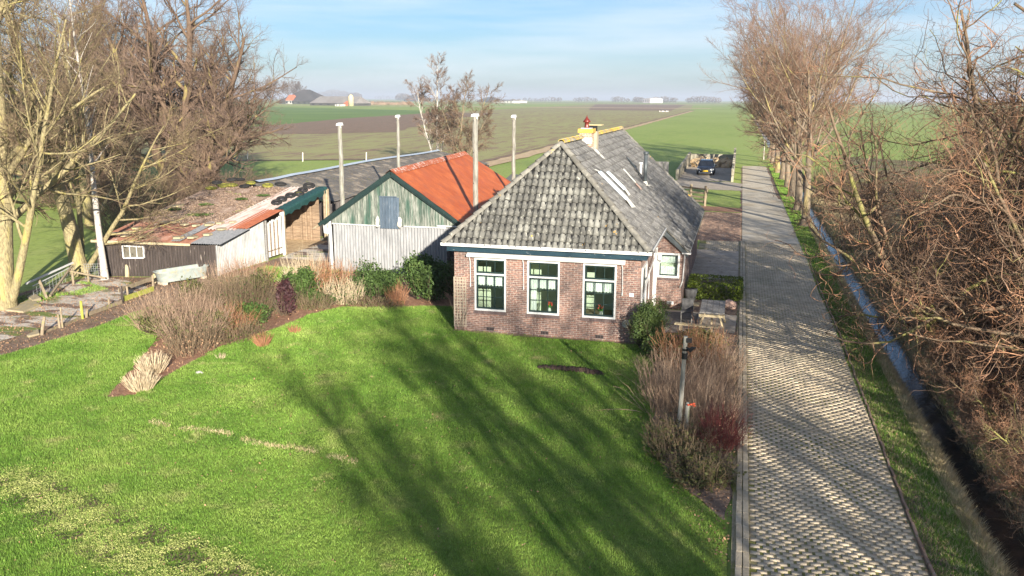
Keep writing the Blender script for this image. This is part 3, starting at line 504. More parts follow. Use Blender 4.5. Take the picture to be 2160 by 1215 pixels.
V_, F_ = leaves(np.c_[px[k], py[k], px[k]*0+.07], .022, np.random.default_rng(2)); np_mesh('fallen_leaves', V_, F_, 'dead_leaf', None, kind='stuff')
# ---- paved lane: stone by stone
def lane_right(y): return np.interp(y, [8, 14, 18, 22.5, 31, 37, 43, 48.5], [3.3, 3.4, 3.4, 3.45, 3.5, 3.45, 3.5, 3.55])
def lz(x, y): return .046+.03*np.exp(-((x-2.0)/.35)**2)-.018*np.exp(-((x-1.2)/.35)**2)-.018*np.exp(-((x-2.85)/.3)**2)+.015*np.sin(y*.55+x)
def slabs(name, x0, xr, y0, y1, px_, py_, w_, d_, mat, gapmat, z=0, gapname='joint', hole=True, jit=.004, und=True):
    V = []; Fc = []; r = np.random.default_rng(3); nrow = int((y1-y0)/py_)
    for i in range(nrow):
        y = y0+i*py_; xx1 = xr(y); x = x0+(px_/2 if i % 2 else 0)
        if i % 2: x -= px_/2*0
        while x+w_ <= xx1+.12:
            a = min(x+w_, xx1); 
            if a-x > .04:
                zz = [(lz(p, q) if und else .02)+z+r.normal(0, jit) for p, q in ((x, y), (a, y), (a, y+d_), (x, y+d_))]; j = r.normal(0, .003, 2); n = len(V)
                for (p, q), zt in zip(((x, y), (a, y), (a, y+d_), (x, y+d_)), zz): V.append((p+j[0], q+j[1], zt+.010))
                for (p, q), zt in zip(((x, y), (a, y), (a, y+d_), (x, y+d_)), zz): V.append((p+j[0], q+j[1], zt-.02))
                Fc += [(n, n+1, n+2, n+3), (n+1, n, n+4, n+5), (n+2, n+1, n+5, n+6), (n+3, n+2, n+6, n+7), (n, n+3, n+7, n+4)]
            x += px_
    np_mesh(name, V, Fc, mat, None, kind='structure')
    gx = np.linspace(x0-.32, 3.6 if und else xr(0), 25); gy = np.linspace(y0, y1, max(8, int((y1-y0)/.6))); X, Y = np.meshgrid(gx, gy, indexing='ij')
    X = np.minimum(X, xr(Y)+.02) if und else X
    idx = np.arange(X.size).reshape(X.shape); np_mesh(gapname, np.c_[X.ravel(), Y.ravel(), (lz(X, Y) if und else X*0+.02).ravel()+z], np.stack([idx[:-1, :-1], idx[1:, :-1], idx[1:, 1:], idx[:-1, 1:]], -1).reshape(-1, 4), gapmat, None, smooth=True, kind='structure')
slabs('paving', .58, lane_right, 9, 48.6, .215, .12, .160, .1165, 'paver', 'paver_gap')
slabs('paving', -1.5, lambda y: .4, 45.6, 48.6, .215, .12, .165, .1165, 'paver', 'paver_gap', und=False)
slabs('brick_parking', -2.1, lambda y: .38, 48.7, 61.5, .22, .11, .205, .10, 'clinker', 'paver_gap', und=False)
# kerbs
k1 = MB(); y = 8.; kr = random.Random(2)
while y < 48.4:
    for x in (.505, .385): k1.box((x+kr.uniform(-.006, .006), y+.25, .022+float(lz(.5, y))-.02), (.105, .485, .08))
    y += .5
k1.build('kerb', 'kerb', bevel=.008, kind='structure')
k2 = MB(); y = 8.
while y < 48.4:
    x = float(lane_right(y))+.07; x2 = float(lane_right(y+.5))+.07
    k2.bar((x+kr.uniform(-.02, .02), y, .04), (x2+kr.uniform(-.02, .02), y+.48, .04), .05, .08); y += .5
k2.build('kerb', 'clinker', bevel=.008, kind='structure')
sheet('dirt_verge', wobble([(3.4, 8), (3.75, 8), (3.85, 30), (3.75, 49), (3.5, 49), (3.45, 30)], .06, .4, 19), .02, 'soil')
# concrete slabs of the far lane
cs = MB(); y = 48.65; cr_ = random.Random(5)
while y < 104:
    xr = 3.52 if y < 66 else float(np.interp(y, [66, 72, 104], [3.45, 3.1, 3.15]))
    cs.add([(.42, y, .03), (xr, y, .03+cr_.uniform(-.01, .01)), (xr+cr_.uniform(-.1, .1), y+4.44, .03), (.42, y+4.44, .03)], [(0, 1, 2, 3)]); y += 4.48
cs.build('concrete_lane', 'concrete', kind='structure')
sheet('lane_bed', wobble([(.3, 48.6), (3.75, 48.6), (3.6, 70), (3.35, 104), (.3, 104)], .08, .6, 21), .012, 'soil')
sheet('concrete_yard', [(-2.2, 37.6), (.32, 37.9), (.38, 45.5), (-2.1, 45.5)], .026, 'concrete_dark')
sheet('side_yard', wobble([(-1.6, 26.8), (.25, 29), (.32, 37.9), (-1.6, 37.6)], .04, .5, 22), .014, 'soil')
sheet('patio', [(-2.75, 28.1), (.2, 28.9), (.25, 31.4), (-2.75, 31.7)], .02, 'concrete_dark')
sheet('patio', [(-2.3, 29.4), (-1.1, 29.5), (-1.1, 31.3), (-2.3, 31.3)], .035, 'slate')
sheet('path', wobble([(-10, 63), (.4, 62), (.4, 64.2), (-5, 66), (-10, 66)], .2, .7, 23), .018, 'mulch')
sheet('path', wobble([(-14, 78), (.4, 77), (.4, 84), (-.8, 85), (-14, 86)], .2, 1, 24), .018, 'concrete_dark')
sheet('bunker_floor', [(-5.7, 85.5), (-.6, 85.5), (-.6, 108), (-5.7, 108)], .022, 'concrete_dark')
sheet('farmyard', wobble([(-16, 50), (-2.2, 50), (-2.2, 62), (-10, 64), (-17, 64)], .2, 1, 25), .011, 'concrete_dark')
# molehill trail
rg = random.Random(4); m = MB()
for k in range(16):
    t = k/15; m.blob((-5.2+1.75*t, 23.4-.1*t+rg.uniform(-.05, .05), .05), (.12, .11, rg.uniform(.06, .11)), rg, 8, 5, .3)
m.build('soil_heap', 'bare_mole', smooth=True, label='dark strip of crumbly earth thrown up on the shaded lawn', cat='soil heap')
# ================================================================ FARMHOUSE
X0, X1, Y0, YB, XR, ZR, ZE, YH, XE, YE = -8.89, -2.77, 26.6, 44.26, -5.83, 6.15, 3.02, 28.88, -1.80, 31.79
SL = (ZR-ZE)/3.35; OX0, OX1, OY = -9.18, -2.48, 26.31
house = thing('farmhouse', (-5.8, 34, 0), 'brown brick farmhouse with dark tiled hipped roof, white window frames and a dormer-like side bay', 'house')
def wall_holes(mb, axis, a0, a1, z0, z1, c, holes, depth):
    """wall on plane axis ('y' const=c runs along x; 'x' const=c runs along y); depth>0 goes inward"""
    A = sorted({a0, a1, *[h[0] for h in holes], *[h[1] for h in holes]}); Z = sorted({z0, z1, *[h[2] for h in holes], *[h[3] for h in holes]})
    P = (lambda a, d, z: (a, c+d, z)) if axis == 'y' else (lambda a, d, z: (c+d, a, z))
    for i in range(len(A)-1):
        for j in range(len(Z)-1):
            ca, cz = (A[i]+A[i+1])/2, (Z[j]+Z[j+1])/2
            if any(h[0] < ca < h[1] and h[2] < cz < h[3] for h in holes): continue
            mb.quad(P(A[i], 0, Z[j]), P(A[i+1], 0, Z[j]), P(A[i+1], 0, Z[j+1]), P(A[i], 0, Z[j+1]))
    for h in holes:
        for p, q in (((h[0], h[2]), (h[0], h[3])), ((h[1], h[2]), (h[1], h[3])), ((h[0], h[2]), (h[1], h[2])), ((h[0], h[3]), (h[1], h[3]))):
            mb.quad(P(p[0], 0, p[1]), P(q[0], 0, q[1]), P(q[0], depth, q[1]), P(p[0], depth, p[1]))
wins = [(-8.19, -7.12), (-6.41, -5.34), (-4.59, -3.52)]
mb = MB(); wall_holes(mb, 'y', X0, X1, -.2, 3.0, Y0, [(a+.03, b-.03, .83, 2.54) for a, b in wins], .2)
wall_holes(mb, 'x', Y0, YE, -.2, 3.0, X1, [(26.9, 28.2, .05, 2.45), (30.9, 31.5, .05, 2.3)], -.2)
mb.quad((X0, Y0, -.2), (X0, YB, -.2), (X0, YB, 3.0), (X0, Y0, 3.0))
mb.add([(X0, YB, -.2), (XE, YB, -.2), (XE, YB, 2.3), (XR, YB, ZR-.06), (X0, YB, 3.)], [(0, 1, 2, 3, 4)])
mb.quad((XE, YE, -.2), (XE, YB, -.2), (XE, YB, 2.33), (XE, YE, 2.33))
mb.build('wall', 'brick', house)
# bay front: brick up to the catslide slope
zt = lambda x: ZE-SL*(x-OX1)-.05
mb = MB(); wx0, wx1, wz0, wz1 = -2.66, -1.92, 1.24, 2.1
mb.quad((X1, YE, -.2), (XE, YE, -.2), (XE, YE, wz0), (X1, YE, wz0)); mb.quad((X1, YE, wz0), (wx0, YE, wz0), (wx0, YE, wz1), (X1, YE, wz1)); mb.quad((wx1, YE, wz0), (XE, YE, wz0), (XE, YE, wz1), (wx1, YE, wz1))
mb.add([(X1, YE, wz1), (XE, YE, wz1), (XE, YE, zt(XE)), (OX1, YE, zt(OX1)), (X1, YE, 3.0)], [(0, 1, 2, 3, 4)])
for p, q in (((wx0, wz0), (wx0, wz1)), ((wx1, wz0), (wx1, wz1)), ((wx0, wz0), (wx1, wz0)), ((wx0, wz1), (wx1, wz1))): mb.quad((p[0], YE, p[1]), (q[0], YE, q[1]), (q[0], YE+.15, q[1]), (p[0], YE+.15, p[1]))
mb.build('bay_wall', 'brick', house)
mb = MB(); mb.b2((X0-.012, Y0-.012, -.05), (X1+.012, Y0+.01, .20)); mb.build('plinth', 'brick', house)
mb = MB(); mb.b2((X0+.1, 28.05, 0), (X1-.1, 28.15, 2.9)); mb.b2((X0+.1, Y0+.25, 0), (X1-.1, 30.4, .06)); mb.b2((X0+.1, Y0+.25, 2.85), (X1-.1, 30.4, 2.9)); mb.b2((-6.72, Y0+.3, .06), (-6.66, 28.05, 2.85)); mb.build('room', 'room', house)  # back wall is an added pale partition near the panes, catching sun to brighten them
mb = MB(); mb.b2((-4.9, 27.3, .7), (-3.3, 27.95, .76)); [mb.b2((x, y, .06), (x+.06, y+.06, .7)) for x in (-4.85, -3.4) for y in (27.35, 27.85)]; mb.build('table', 'old_wood', house)
# vents
for x in (-7.66, -5.81, -4.01):
    mb = MB(); mb.b2((x-.13, Y0-.022, .14), (x+.13, Y0-.012, .25)); v = mb.build('air_vent', 'black', house)
    mb = MB(); [mb.b2((x-.12+k*.05, Y0-.03, .15), (x-.105+k*.05, Y0-.022, .24)) for k in range(5)]; mb.build('grille', 'brick_sill', v)
# windows
def big_window(a, b, k):
    z0, z1 = .80, 2.56; y = Y0+.02
    fr = MB(); t = .055
    fr.b2((a, y-.045, z0), (a+t, y+.05, z1)); fr.b2((b-t, y-.045, z0), (b, y+.05, z1)); fr.b2((a+t, y-.045, z0), (b-t, y+.05, z0+.06)); fr.b2((a+t, y-.045, z1-.05), (b-t, y+.05, z1)); fr.b2((a+t, y-.04, 2.0), (b-t, y+.045, 2.055))
    f = fr.build('window', 'white_paint', house)
    s = MB()
    def sash(za, zb, rows):
        w = .05; y_ = y+.005
        s.b2((a+t, y_, za), (a+t+w, y_+.045, zb)); s.b2((b-t-w, y_, za), (b-t, y_+.045, zb)); s.b2((a+t+w, y_, za), (b-t-w, y_+.045, za+w)); s.b2((a+t+w, y_, zb-w), (b-t-w, y_+.045, zb))
        W = (b-a-2*t-2*w)
        for i in (1, 2): x = a+t+w+W*i/3; s.b2((x-.011, y_+.003, za+w), (x+.011, y_+.042, zb-w))
        for i in range(1, rows): z = za+w+(zb-za-2*w)*i/rows; s.b2((a+t+w, y_+.006, z-.010), (b-t-w, y_+.039, z+.010))
    sash(.86, 2.0, 3); sash(2.055, 2.51, 1); s.build('sash', 'dark_green', f)
    g = MB(); g.b2((a+t+.04, y+.024, .9), (b-t-.04, y+.028, 2.47)); g.build('pane', 'glass', f)
    n = 60; V = []; Fc = []
    for i in range(n+1):
        x = a+t+.03+(b-a-2*t-.06)*i/n; yy = y+.13+.012*math.sin(i*1.7)
        V += [(x, yy, 1.63+.012*math.sin(i*.9)), (x, yy+.004, 1.99)]
    for i in range(n): Fc.append((2*i, 2*i+2, 2*i+3, 2*i+1))
    np_mesh('curtain', V, Fc, 'curtain', f)
    if k == 1:
        V = []; Fc = []
        for i in range(13): V += [(a+.09+.016*i, y+.17+.02*math.sin(i*1.9), .86), (a+.09+.016*i, y+.17+.02*math.sin(i*1.9), 1.66)]
        for i in range(12): Fc.append((2*i, 2*i+2, 2*i+3, 2*i+1))
        np_mesh('curtain', V, Fc, 'curtain', f)
    sl = MB(); n = 16
    for i in range(n):
        x = a-.03+(b-a+.06)*i/n; sl.b2((x, Y0-.035, z0-.11), (x+(b-a+.06)/n-.008, Y0+.02, z0-.004))
    sl.build('sill', 'brick_sill', house)
for k, (a, b) in enumerate(wins): big_window(a, b, k)
for k, x in enumerate((-5.72, -4.02)):
    t = thing('tulip_vase', (x, Y0+.26, .83), ['vase of red tulips behind the middle front window', 'vase of red tulips behind the right front window'][k], 'vase', 'tulip vases on the window sills')
    mb = MB(); mb.tube([(x, Y0+.26, .83), (x, Y0+.26, .9), (x, Y0+.26, .98)], [.05, .06, .035], 10); mb.build('vase', 'white_paint', t, smooth=True)
    r = random.Random(k); a = MB(); b = MB()
    for i in range(9):
        e = (x+r.uniform(-.1, .1), Y0+.26+r.uniform(-.05, .05), 1.08+r.uniform(0, .1)); a.tube([(x, Y0+.26, .95), e], .006, 4); b.blob(e, (.022, .022, .035), r, 6, 5, .1)
        l = (x+r.uniform(-.12, .12), Y0+.26+r.uniform(-.06, .06), 1.04); a.add([(x-.01, Y0+.26, .95), (x+.01, Y0+.26, .95), l], [(0, 1, 2)])
    a.build('leaves', 'tulip_leaf', t); b.build('flower', 'tulip_red', t)
    mb = MB(); mb.b2((x-.2, Y0+.18, .80), (x+.2, Y0+.34, .83)); mb.build('inner_sill', 'white_paint', house)
# awning cassette with its hanging arms
mb = MB(); mb.add([(-8.43, Y0-.16, 2.60), (-3.25, Y0-.16, 2.60), (-3.25, Y0-.005, 2.60), (-8.43, Y0-.005, 2.60), (-8.43, Y0-.19, 2.66), (-3.25, Y0-.19, 2.66), (-8.43, Y0-.005, 2.75), (-3.25, Y0-.005, 2.75)], [(0, 3, 2, 1), (0, 1, 5, 4), (4, 5, 7, 6), (6, 7, 2, 3), (0, 4, 6, 3), (1, 2, 7, 5)])
aw = mb.build('awning_box', 'white_paint', house, bevel=.01)
for x in (-8.36, -6.56, -3.36):
    mb = MB(); mb.tube([(x, Y0-.07, 2.6), (x+.03, Y0-.05, 2.45), (x+.04, Y0-.035, 1.72), (x+.05, Y0-.05, 1.62)], .012, 6); mb.tube([(x+.04, Y0-.05, 1.6), (x+.04, Y0-.05, 1.7)], .022, 6); mb.build('awning_arm', 'white_paint', aw)
# eaves: blue fascia, white gutter
mb = MB(); mb.b2((OX0+.10, OY+.10, 2.78), (OX1-.10, OY+.13, 2.98)); mb.b2((OX0+.10, OY+.13, 2.76), (OX0+.13, YB+.1, 2.97)); mb.b2((OX1-.13, OY+.13, 2.77), (OX1-.10, YE-.1, 2.97)); mb.b2((OX0+.13, OY+.13, 2.79), (OX1-.13, Y0+.01, 2.81)); mb.b2((X1-.02, Y0, 2.79), (OX1-.13, YE-.12, 2.81))
mb.build('fascia', 'blue_paint', house)
mb = MB(); mb.b2((OX0-.06, OY-.06, 2.97), (OX1+.06, OY+.08, 3.01)); mb.b2((OX0-.06, OY-.06, 3.01), (OX1+.06, OY-.035, 3.07)); mb.b2((OX1-.05, OY+.08, 2.972), (OX1+.06, YE-.12, 3.01)); mb.b2((OX1+.035, OY-.035, 3.01), (OX1+.06, YE-.12, 3.07)); mb.b2((OX0-.06, OY+.08, 2.972), (OX0+.05, YB+.1, 3.01)); mb.build('gutter', 'white_paint', house)
# bay verge boards and gutter
zs_ = lambda x: ZE-SL*(x-OX1)
mb = MB(); mb.add([(OX1-.1, YE-.14, zs_(OX1-.1)-.03), (-1.60, YE-.14, zs_(-1.60)-.03), (-1.60, YE-.14, zs_(-1.60)-.20), (OX1-.05, YE-.14, zs_(OX1-.05)-.26), (OX1-.1, YE-.10, zs_(OX1-.1)-.03), (-1.60, YE-.10, zs_(-1.60)-.03), (-1.60, YE-.10, zs_(-1.60)-.20), (OX1-.05, YE-.10, zs_(OX1-.05)-.26)], [(0, 3, 2, 1), (4, 5, 6, 7), (0, 1, 5, 4), (1, 2, 6, 5), (2, 3, 7, 6), (3, 0, 4, 7)]); mb.build('bargeboard', 'flue_metal', house)
mb = MB(); mb.b2((-1.82, YE-.16, 2.13), (-1.50, YE+.03, 2.18)); mb.b2((-1.66, YE+.03, 2.12), (-1.55, YB+.1, 2.2)); mb.build('gutter', 'white_paint', house)
mb = MB(); mb.tube([(-1.72, YE-.1, 2.14), (-1.72, YE-.06, 1.9), (-1.76, YE-.05, 1.1), (-1.85, YE-.05, .85)], .025, 8); mb.build('downpipe', 'white_paint', house, smooth=True)
# bay window
y = YE-.01; a, b, z0, z1 = -2.70, -1.89, 1.2, 2.13; mb = MB(); t = .075
mb.b2((a, y-.04, z0), (a+t, y+.06, z1)); mb.b2((b-t, y-.04, z0), (b, y+.06, z1)); mb.b2((a+t, y-.04, z0), (b-t, y+.06, z0+.08)); mb.b2((a+t, y-.04, z1-.07), (b-t, y+.06, z1)); f = mb.build('window', 'white_paint', house)
mb = MB(); a2, b2_, c2, d2 = a+t, b-t, z0+.08, z1-.07; mb.b2((a2, y, c2), (a2+.04, y+.05, d2)); mb.b2((b2_-.04, y, c2), (b2_, y+.05, d2)); mb.b2((a2+.04, y, c2), (b2_-.04, y+.05, c2+.04)); mb.b2((a2+.04, y, d2-.04), (b2_-.04, y+.05, d2)); mb.build('sash', 'dark_green', f)
mb = MB(); mb.b2((a2+.03, y+.025, c2+.03), (b2_-.03, y+.029, d2-.03)); mb.build('pane', 'glass', f)
V = []; Fc = []
for i in range(41): V += [(a2+(b2_-a2)*i/40, y+.12+.012*math.sin(i*1.8), 1.74), (a2+(b2_-a2)*i/40, y+.12, 2.05)]
for i in range(40): Fc.append((2*i, 2*i+2, 2*i+3, 2*i+1))
np_mesh('curtain', V, Fc, 'curtain', f)
V = []; Fc = []
for i in range(41): V += [(a2+(b2_-a2)*i/40, y+.13+.015*math.sin(i*1.3), 1.3), (a2+(b2_-a2)*i/40, y+.13, 1.6)]
for i in range(40): Fc.append((2*i, 2*i+2, 2*i+3, 2*i+1))
np_mesh('curtain', V, Fc, 'curtain', f)
mb = MB(); [mb.b2((a-.02+i*.07, YE-.035, z0-.1), (a+.04+i*.07, YE+.01, z0-.004)) for i in range(12)]; mb.build('sill', 'brick_sill', house)
mb = MB(); mb.b2((X1+.01, YE+.2, .05), (XE-.05, YE+.24, 2.3)); mb.build('bay_room', 'room', house)
mb = MB(); mb.b2((-2.3, YE-.03, .20), (-2.05, YE-.005, .32)); mb.build('meter_flap', 'white_paint', house)
# side door and french window with white frames on the recessed side wall
def side_frame(name, y0_, y1_, z0_, z1_, mat_in):
    mb = MB(); x = X1+.02; w_ = .07
    mb.b2((x-.06, y0_, z0_), (x+.03, y0_+w_, z1_)); mb.b2((x-.06, y1_-w_, z0_), (x+.03, y1_, z1_)); mb.b2((x-.06, y0_+w_, z1_-w_), (x+.03, y1_-w_, z1_)); f = mb.build(name, 'white_paint', house)
    mb = MB(); mb.b2((x-.05, y0_+w_, z0_), (x-.02, y1_-w_, z1_-w_)); mb.build('panel', mat_in, f); return f
side_frame('patio_door', 26.9, 28.2, .05, 2.45, 'dark_green'); side_frame('door', 30.9, 31.5, .05, 2.3, 'white_paint')
mb = MB(); mb.b2((X1+.005, 31.52, .02), (X1+.07, 31.62, 2.35)); mb.build('door_post', 'white_paint', house)
mb = MB(); mb.tube([(X1+.05, 27.0, 1.4), (X1+.10, 28.2, 2.0), (X1+.12, 30.8, 2.35)], .025, 6); mb.tube([(X1+.05, 28.9, 2.1), (X1+.05, 28.95, 1.0)], .02, 6); mb.build('handrail', 'white_paint', house)
mb = MB(); mb.box((X1+.16, 31.6, 2.0), (.12, .1, .22)); mb.tube([(X1+.05, 31.6, 1.75), (X1+.2, 31.6, 1.78), (X1+.2, 31.6, 1.9)], .015, 6); mb.build('wall_lamp', 'white_paint', house, bevel=.01)
mb = MB(); mb.b2((-3.10, Y0-.03, 1.57), (-2.96, Y0-.004, 1.69)); mb.build('name_plate', 'white_paint', house)
r = random.Random(6); mb = MB(); mb.torus((-3.15, Y0-.1, .70), .10, .035, (.1, 1, 0), 14, 6); mb.blob((-3.13, Y0-.1, .72), (.10, .08, .11), r, 8, 6, .2); mb.build('hose_reel', 'trough_metal', house)
# ---- roof tiles
def tile_field(name, O, U, Vd, Nn, lo, hi, rows, tw, th, mat, parent, amp=.026, seed=1, flat=False, v0=0.):
    O, U, Vd, Nn = (np.array(a, float) for a in (O, U, Vd, Nn)); r = np.random.default_rng(seed); VV = []; FF = []; K = 7
    s = np.linspace(0, 1, K); prof = amp*np.sin(2*np.pi*(s*1.0+.05)) if not flat else amp*np.where(s < .22, np.sin(np.pi*s/.22), 0.)
    for i in range(rows):
        va = v0+i*th; a0, a1 = lo(va+th*.5), hi(va+th*.5)
        if a1-a0 < .05: continue
        off = 0 if not flat else (i % 2)*tw*.5
        for j in range(int((a0-off)/tw)-1, int((a1-off)/tw)+2):
            u0 = j*tw+off
            if u0+tw < a0+.03 or u0 > a1-.03: continue
            us = np.clip(u0+s*tw*.955, a0-.02, a1+.02); jt = r.normal(0, .004); jv = r.normal(0, .006); rt = r.normal(0, .003)
            low = O+U*us[:, None]+Vd*(va-.03+jv)+Nn*(prof+.046+jt+rt*s)[:, None]; top = O+U*us[:, None]+Vd*(va+th*.925)+Nn*(prof+.004+jt)[:, None]; lip = low-Nn*.016
            n = len(VV)*0+sum(len(x) for x in VV); VV += [lip, low, top]
            for q in range(K-1): FF += [(n+q, n+q+1, n+K+q+1, n+K+q), (n+K+q, n+K+q+1, n+2*K+q+1, n+2*K+q)]
    o = np_mesh(name, np.concatenate(VV), FF, mat, parent)
    return o
roofp = MB()  # deck under the tiles, black to put shade into the gaps between them
P_ = lambda x, y, z: (x, y, z-.02)
roofp.add([P_(OX0, OY, ZE), P_(OX1, OY, ZE), P_(XR, YH, ZR), P_(OX0, YB+.15, ZE), P_(XR, YB+.15, ZR), P_(OX1, YE-.12, ZE), P_(-1.6, YE-.12, zs_(-1.6)), P_(-1.6, YB+.15, zs_(-1.6)), P_(OX1, YB+.15, ZE)], [(0, 1, 2), (0, 2, 4, 3), (1, 5, 8, 4, 2), (5, 6, 7, 8)])
roof = roofp.build('roof', 'black', house)
hl = math.hypot(2.57, 3.13); vd = (0, 2.57/hl, 3.13/hl); nn = (0, -3.13/hl, 2.57/hl)
tile_field('front_tiles', (0, OY, ZE), (1, 0, 0), vd, nn, lambda v: OX0+3.35*v/hl+.03, lambda v: OX1-3.35*v/hl-.03, 14, .205, .295, 'roof_tile', roof, .034, 2)
sl = math.hypot(3.35, 3.13); ex = .88; ev = ex*sl/3.35
vdr = (-3.35/sl, 0, 3.13/sl); nr = (3.13/sl, 0, 3.35/sl)
tile_field('side_tiles', (OX1+ex, 0, ZE-SL*ex), (0, 1, 0), vdr, nr, lambda v: (YE-.13 if v < ev-.02 else OY+(YH-OY)*(v-ev)/sl+.03), lambda v: YB+.15, 20, .25, .29, 'side_tile', roof, .014, 3)
vdl = (3.35/sl, 0, 3.13/sl); nl = (-3.13/sl, 0, 3.35/sl)
tile_field('far_side_tiles', (OX0, 0, ZE), (0, 1, 0), vdl, nl, lambda v: OY+(YH-OY)*v/sl, lambda v: YB+.15, 16, .25, .29, 'side_tile', roof, .014, 4)
def caps(name, p, q, mat, R=.105, step=.34, seed=1, lift=.02):
    p, q = Vector(p), Vector(q); L_ = (q-p).length; n = int(L_/step); d = (q-p)/L_; r = random.Random(seed); mb = MB()
    side = d.cross(Vector((0, 0, 1))).normalized(); up = side.cross(d).normalized()
    for i in range(n):
        a = p+d*(i*L_/n-.03); b = p+d*((i+1)*L_/n+.02); ra, rb = R*1.12, R*.93; o = Vector((0, 0, r.uniform(-.006, .006)))
        vs = []; K = 9
        for e, rr_, li in ((a, ra, .02), (b, rb, .0)):
            for k in range(K):
                th = math.pi*(k/(K-1)); vs.append(e+o+up*(lift+li+rr_*math.sin(th)-.03)+side*rr_*math.cos(th))
            
        fs = [(k, k+1, K+k+1, K+k) for k in range(K-1)]
        c0 = len(vs); vs += [a+o+up*(lift+.02+(ra-.018)*math.sin(math.pi*k/(K-1))-.03)+side*(ra-.018)*math.cos(math.pi*k/(K-1)) for k in range(K)]
        fs += [(k+1, k, c0+k, c0+k+1) for k in range(K-1)]
        mb.add(vs, fs)
    return mb.build(name, mat, roof)
caps('hip_caps', (OX0+.02, OY+.02, ZE+.03), (XR, YH, ZR+.03), 'hip_tile', seed=1); caps('hip_caps', (OX1-.02, OY+.02, ZE+.03), (XR, YH, ZR+.03), 'hip_tile', seed=2)
caps('ridge_caps', (XR, YH+.05, ZR+.05), (XR, YB+.15, ZR+.05), 'ridge_lichen', R=.11, step=.3, seed=3)
caps('verge_caps', (-1.62, YB+.1, zs_(-1.62)+.03), (XR, YB+.1, ZR+.03), 'hip_tile', R=.06, seed=4)
mb = MB(); mb.bar((OX1+.03, YE-.12, ZE+.02), (-1.58, YE-.12, zs_(-1.58)+.02), .06, .04); mb.build('verge_strip', 'hip_tile', roof)
# chimney
CY, CX = 33.0, XR+.15
mb = MB(); mb.b2((CX-.23, CY-.23, 5.6), (CX+.23, CY+.33, 6.40)); ch = mb.build('chimney', 'brick_chimney', house)
mb = MB(); mb.b2((CX-.29, CY-.29, 6.40), (CX+.29, CY+.39, 6.55)); M('lichen_brick', [(.3, (.34, .22, .13)), (.55, (.60, .40, .06)), (.8, (.66, .48, .12))], scale=7, bump=.01); mb.build('chimney_crown', 'lichen_brick', ch)
mb = MB(); mb.b2((CX-.19, CY-.19, 6.55), (CX+.19, CY+.25, 6.58)); mb.build('mortar_cap', 'white_paint', ch)
mb = MB(); mb.tube([(CX, CY, 6.58), (CX, CY, 6.62), (CX, CY, 6.70), (CX, CY, 6.78), (CX, CY, 6.79), (CX, CY, 6.86), (CX, CY, 6.93), (CX, CY, 7.0), (CX, CY, 7.06)], [.10, .09, .075, .08, .15, .12, .06, .02, .005], 14); mb.build('chimney_pot', 'terracotta', ch, smooth=True)
mb = MB(); mb.b2((CX+.1, CY+.42, 5.7), (CX+.32, CY+.9, 6.44)); ch2 = mb.build('rear_stack', 'kerb', ch)
mb = MB(); mb.b2((CX-.12, CY+.42, 6.56), (CX+.32, CY+.46, 6.66)); [mb.b2((CX-.12+i*.13, CY+.46, 6.44), (CX-.06+i*.13, CY+.5, 6.66)) for i in range(4)]; mb.build('stack_frame', 'black', ch2)
mb = MB(); mb.b2((CX-.2, CY+.41, 6.665), (CX+.5, CY+.95, 6.69)); mb.build('stack_lid', 'silo_yellow', ch2)
mb = MB(); sx = lambda x: ZR-SL*(x-XR)
mb.add([(CX+.20, CY-.28, sx(CX+.20)+.06), (CX+.28, CY+.36, sx(CX+.28)+.07), (CX+.72, CY+.30, sx(CX+.72)+.06), (CX+.66, CY-.02, sx(CX+.66)+.06)], [(0, 1, 2, 3)]); mb.b2((CX-.26, CY-.27, 6.0), (CX+.26, CY-.24, 6.22)); mb.build('flashing', 'cloth_white', ch)
# flue, vent pipe, roof lights
def on(x, y, h=.05): return (x+nr[0]*h, y, sx(x)+nr[2]*h)
mb = MB(); b = on(-3.74, 36.28, 0); mb.tube([b, (b[0], b[1], 5.42)], .075, 14); mb.tube([(b[0], b[1], 5.42), (b[0], b[1], 5.45), (b[0], b[1], 5.54)], [.09, .11, .11], 14); fl = mb.build('flue_pipe', 'flue_metal', house, smooth=True)
mb = MB(); mb.tube([(b[0], b[1], b[2]-.05), (b[0], b[1], b[2]+.12)], [.14, .08], 12); mb.b2((b[0]-.12, b[1]-.16, b[2]-.05), (b[0]+.22, b[1]+.16, b[2]-.03)); mb.build('flue_collar', 'cloth_white', fl)
mb = MB(); b = on(-4.05, 37.3, 0); mb.tube([b, (b[0], b[1], 4.92)], .055, 12); mb.tube([(b[0], b[1], 4.93), (b[0], b[1], 4.95), (b[0], b[1], 4.97), (b[0], b[1], 5.03)], [.07, .10, .10, .09], 12); mb.build('vent_pipe', 'white_paint', house, smooth=True)
def rooflight(name, xa, xb, ya, yb, mat, h=.09):
    mb = MB(); 
    for p, q in (((xa, ya), (xb, ya)), ((xa, yb), (xb, yb)), ((xa, ya), (xa, yb)), ((xb, ya), (xb, yb))): mb.bar(on(p[0], p[1], h), on(q[0], q[1], h), .05, .05, nr)
    f = mb.build(name, 'zinc_blue', roof); mb = MB(); mb.quad(on(xa, ya, h), on(xb, ya, h), on(xb, yb, h), on(xa, yb, h)); mb.build('pane', mat, f); return f
M('skylight_glass', [(.3, (.30, .42, .46)), (.7, (.45, .56, .58))], scale=3, rough=.12, spec=.9)
rooflight('skylight', -4.72, -3.75, 29.75, 30.15, 'skylight_glass'); rooflight('skylight', -4.62, -3.98, 31.0, 31.3, 'skylight_glass')
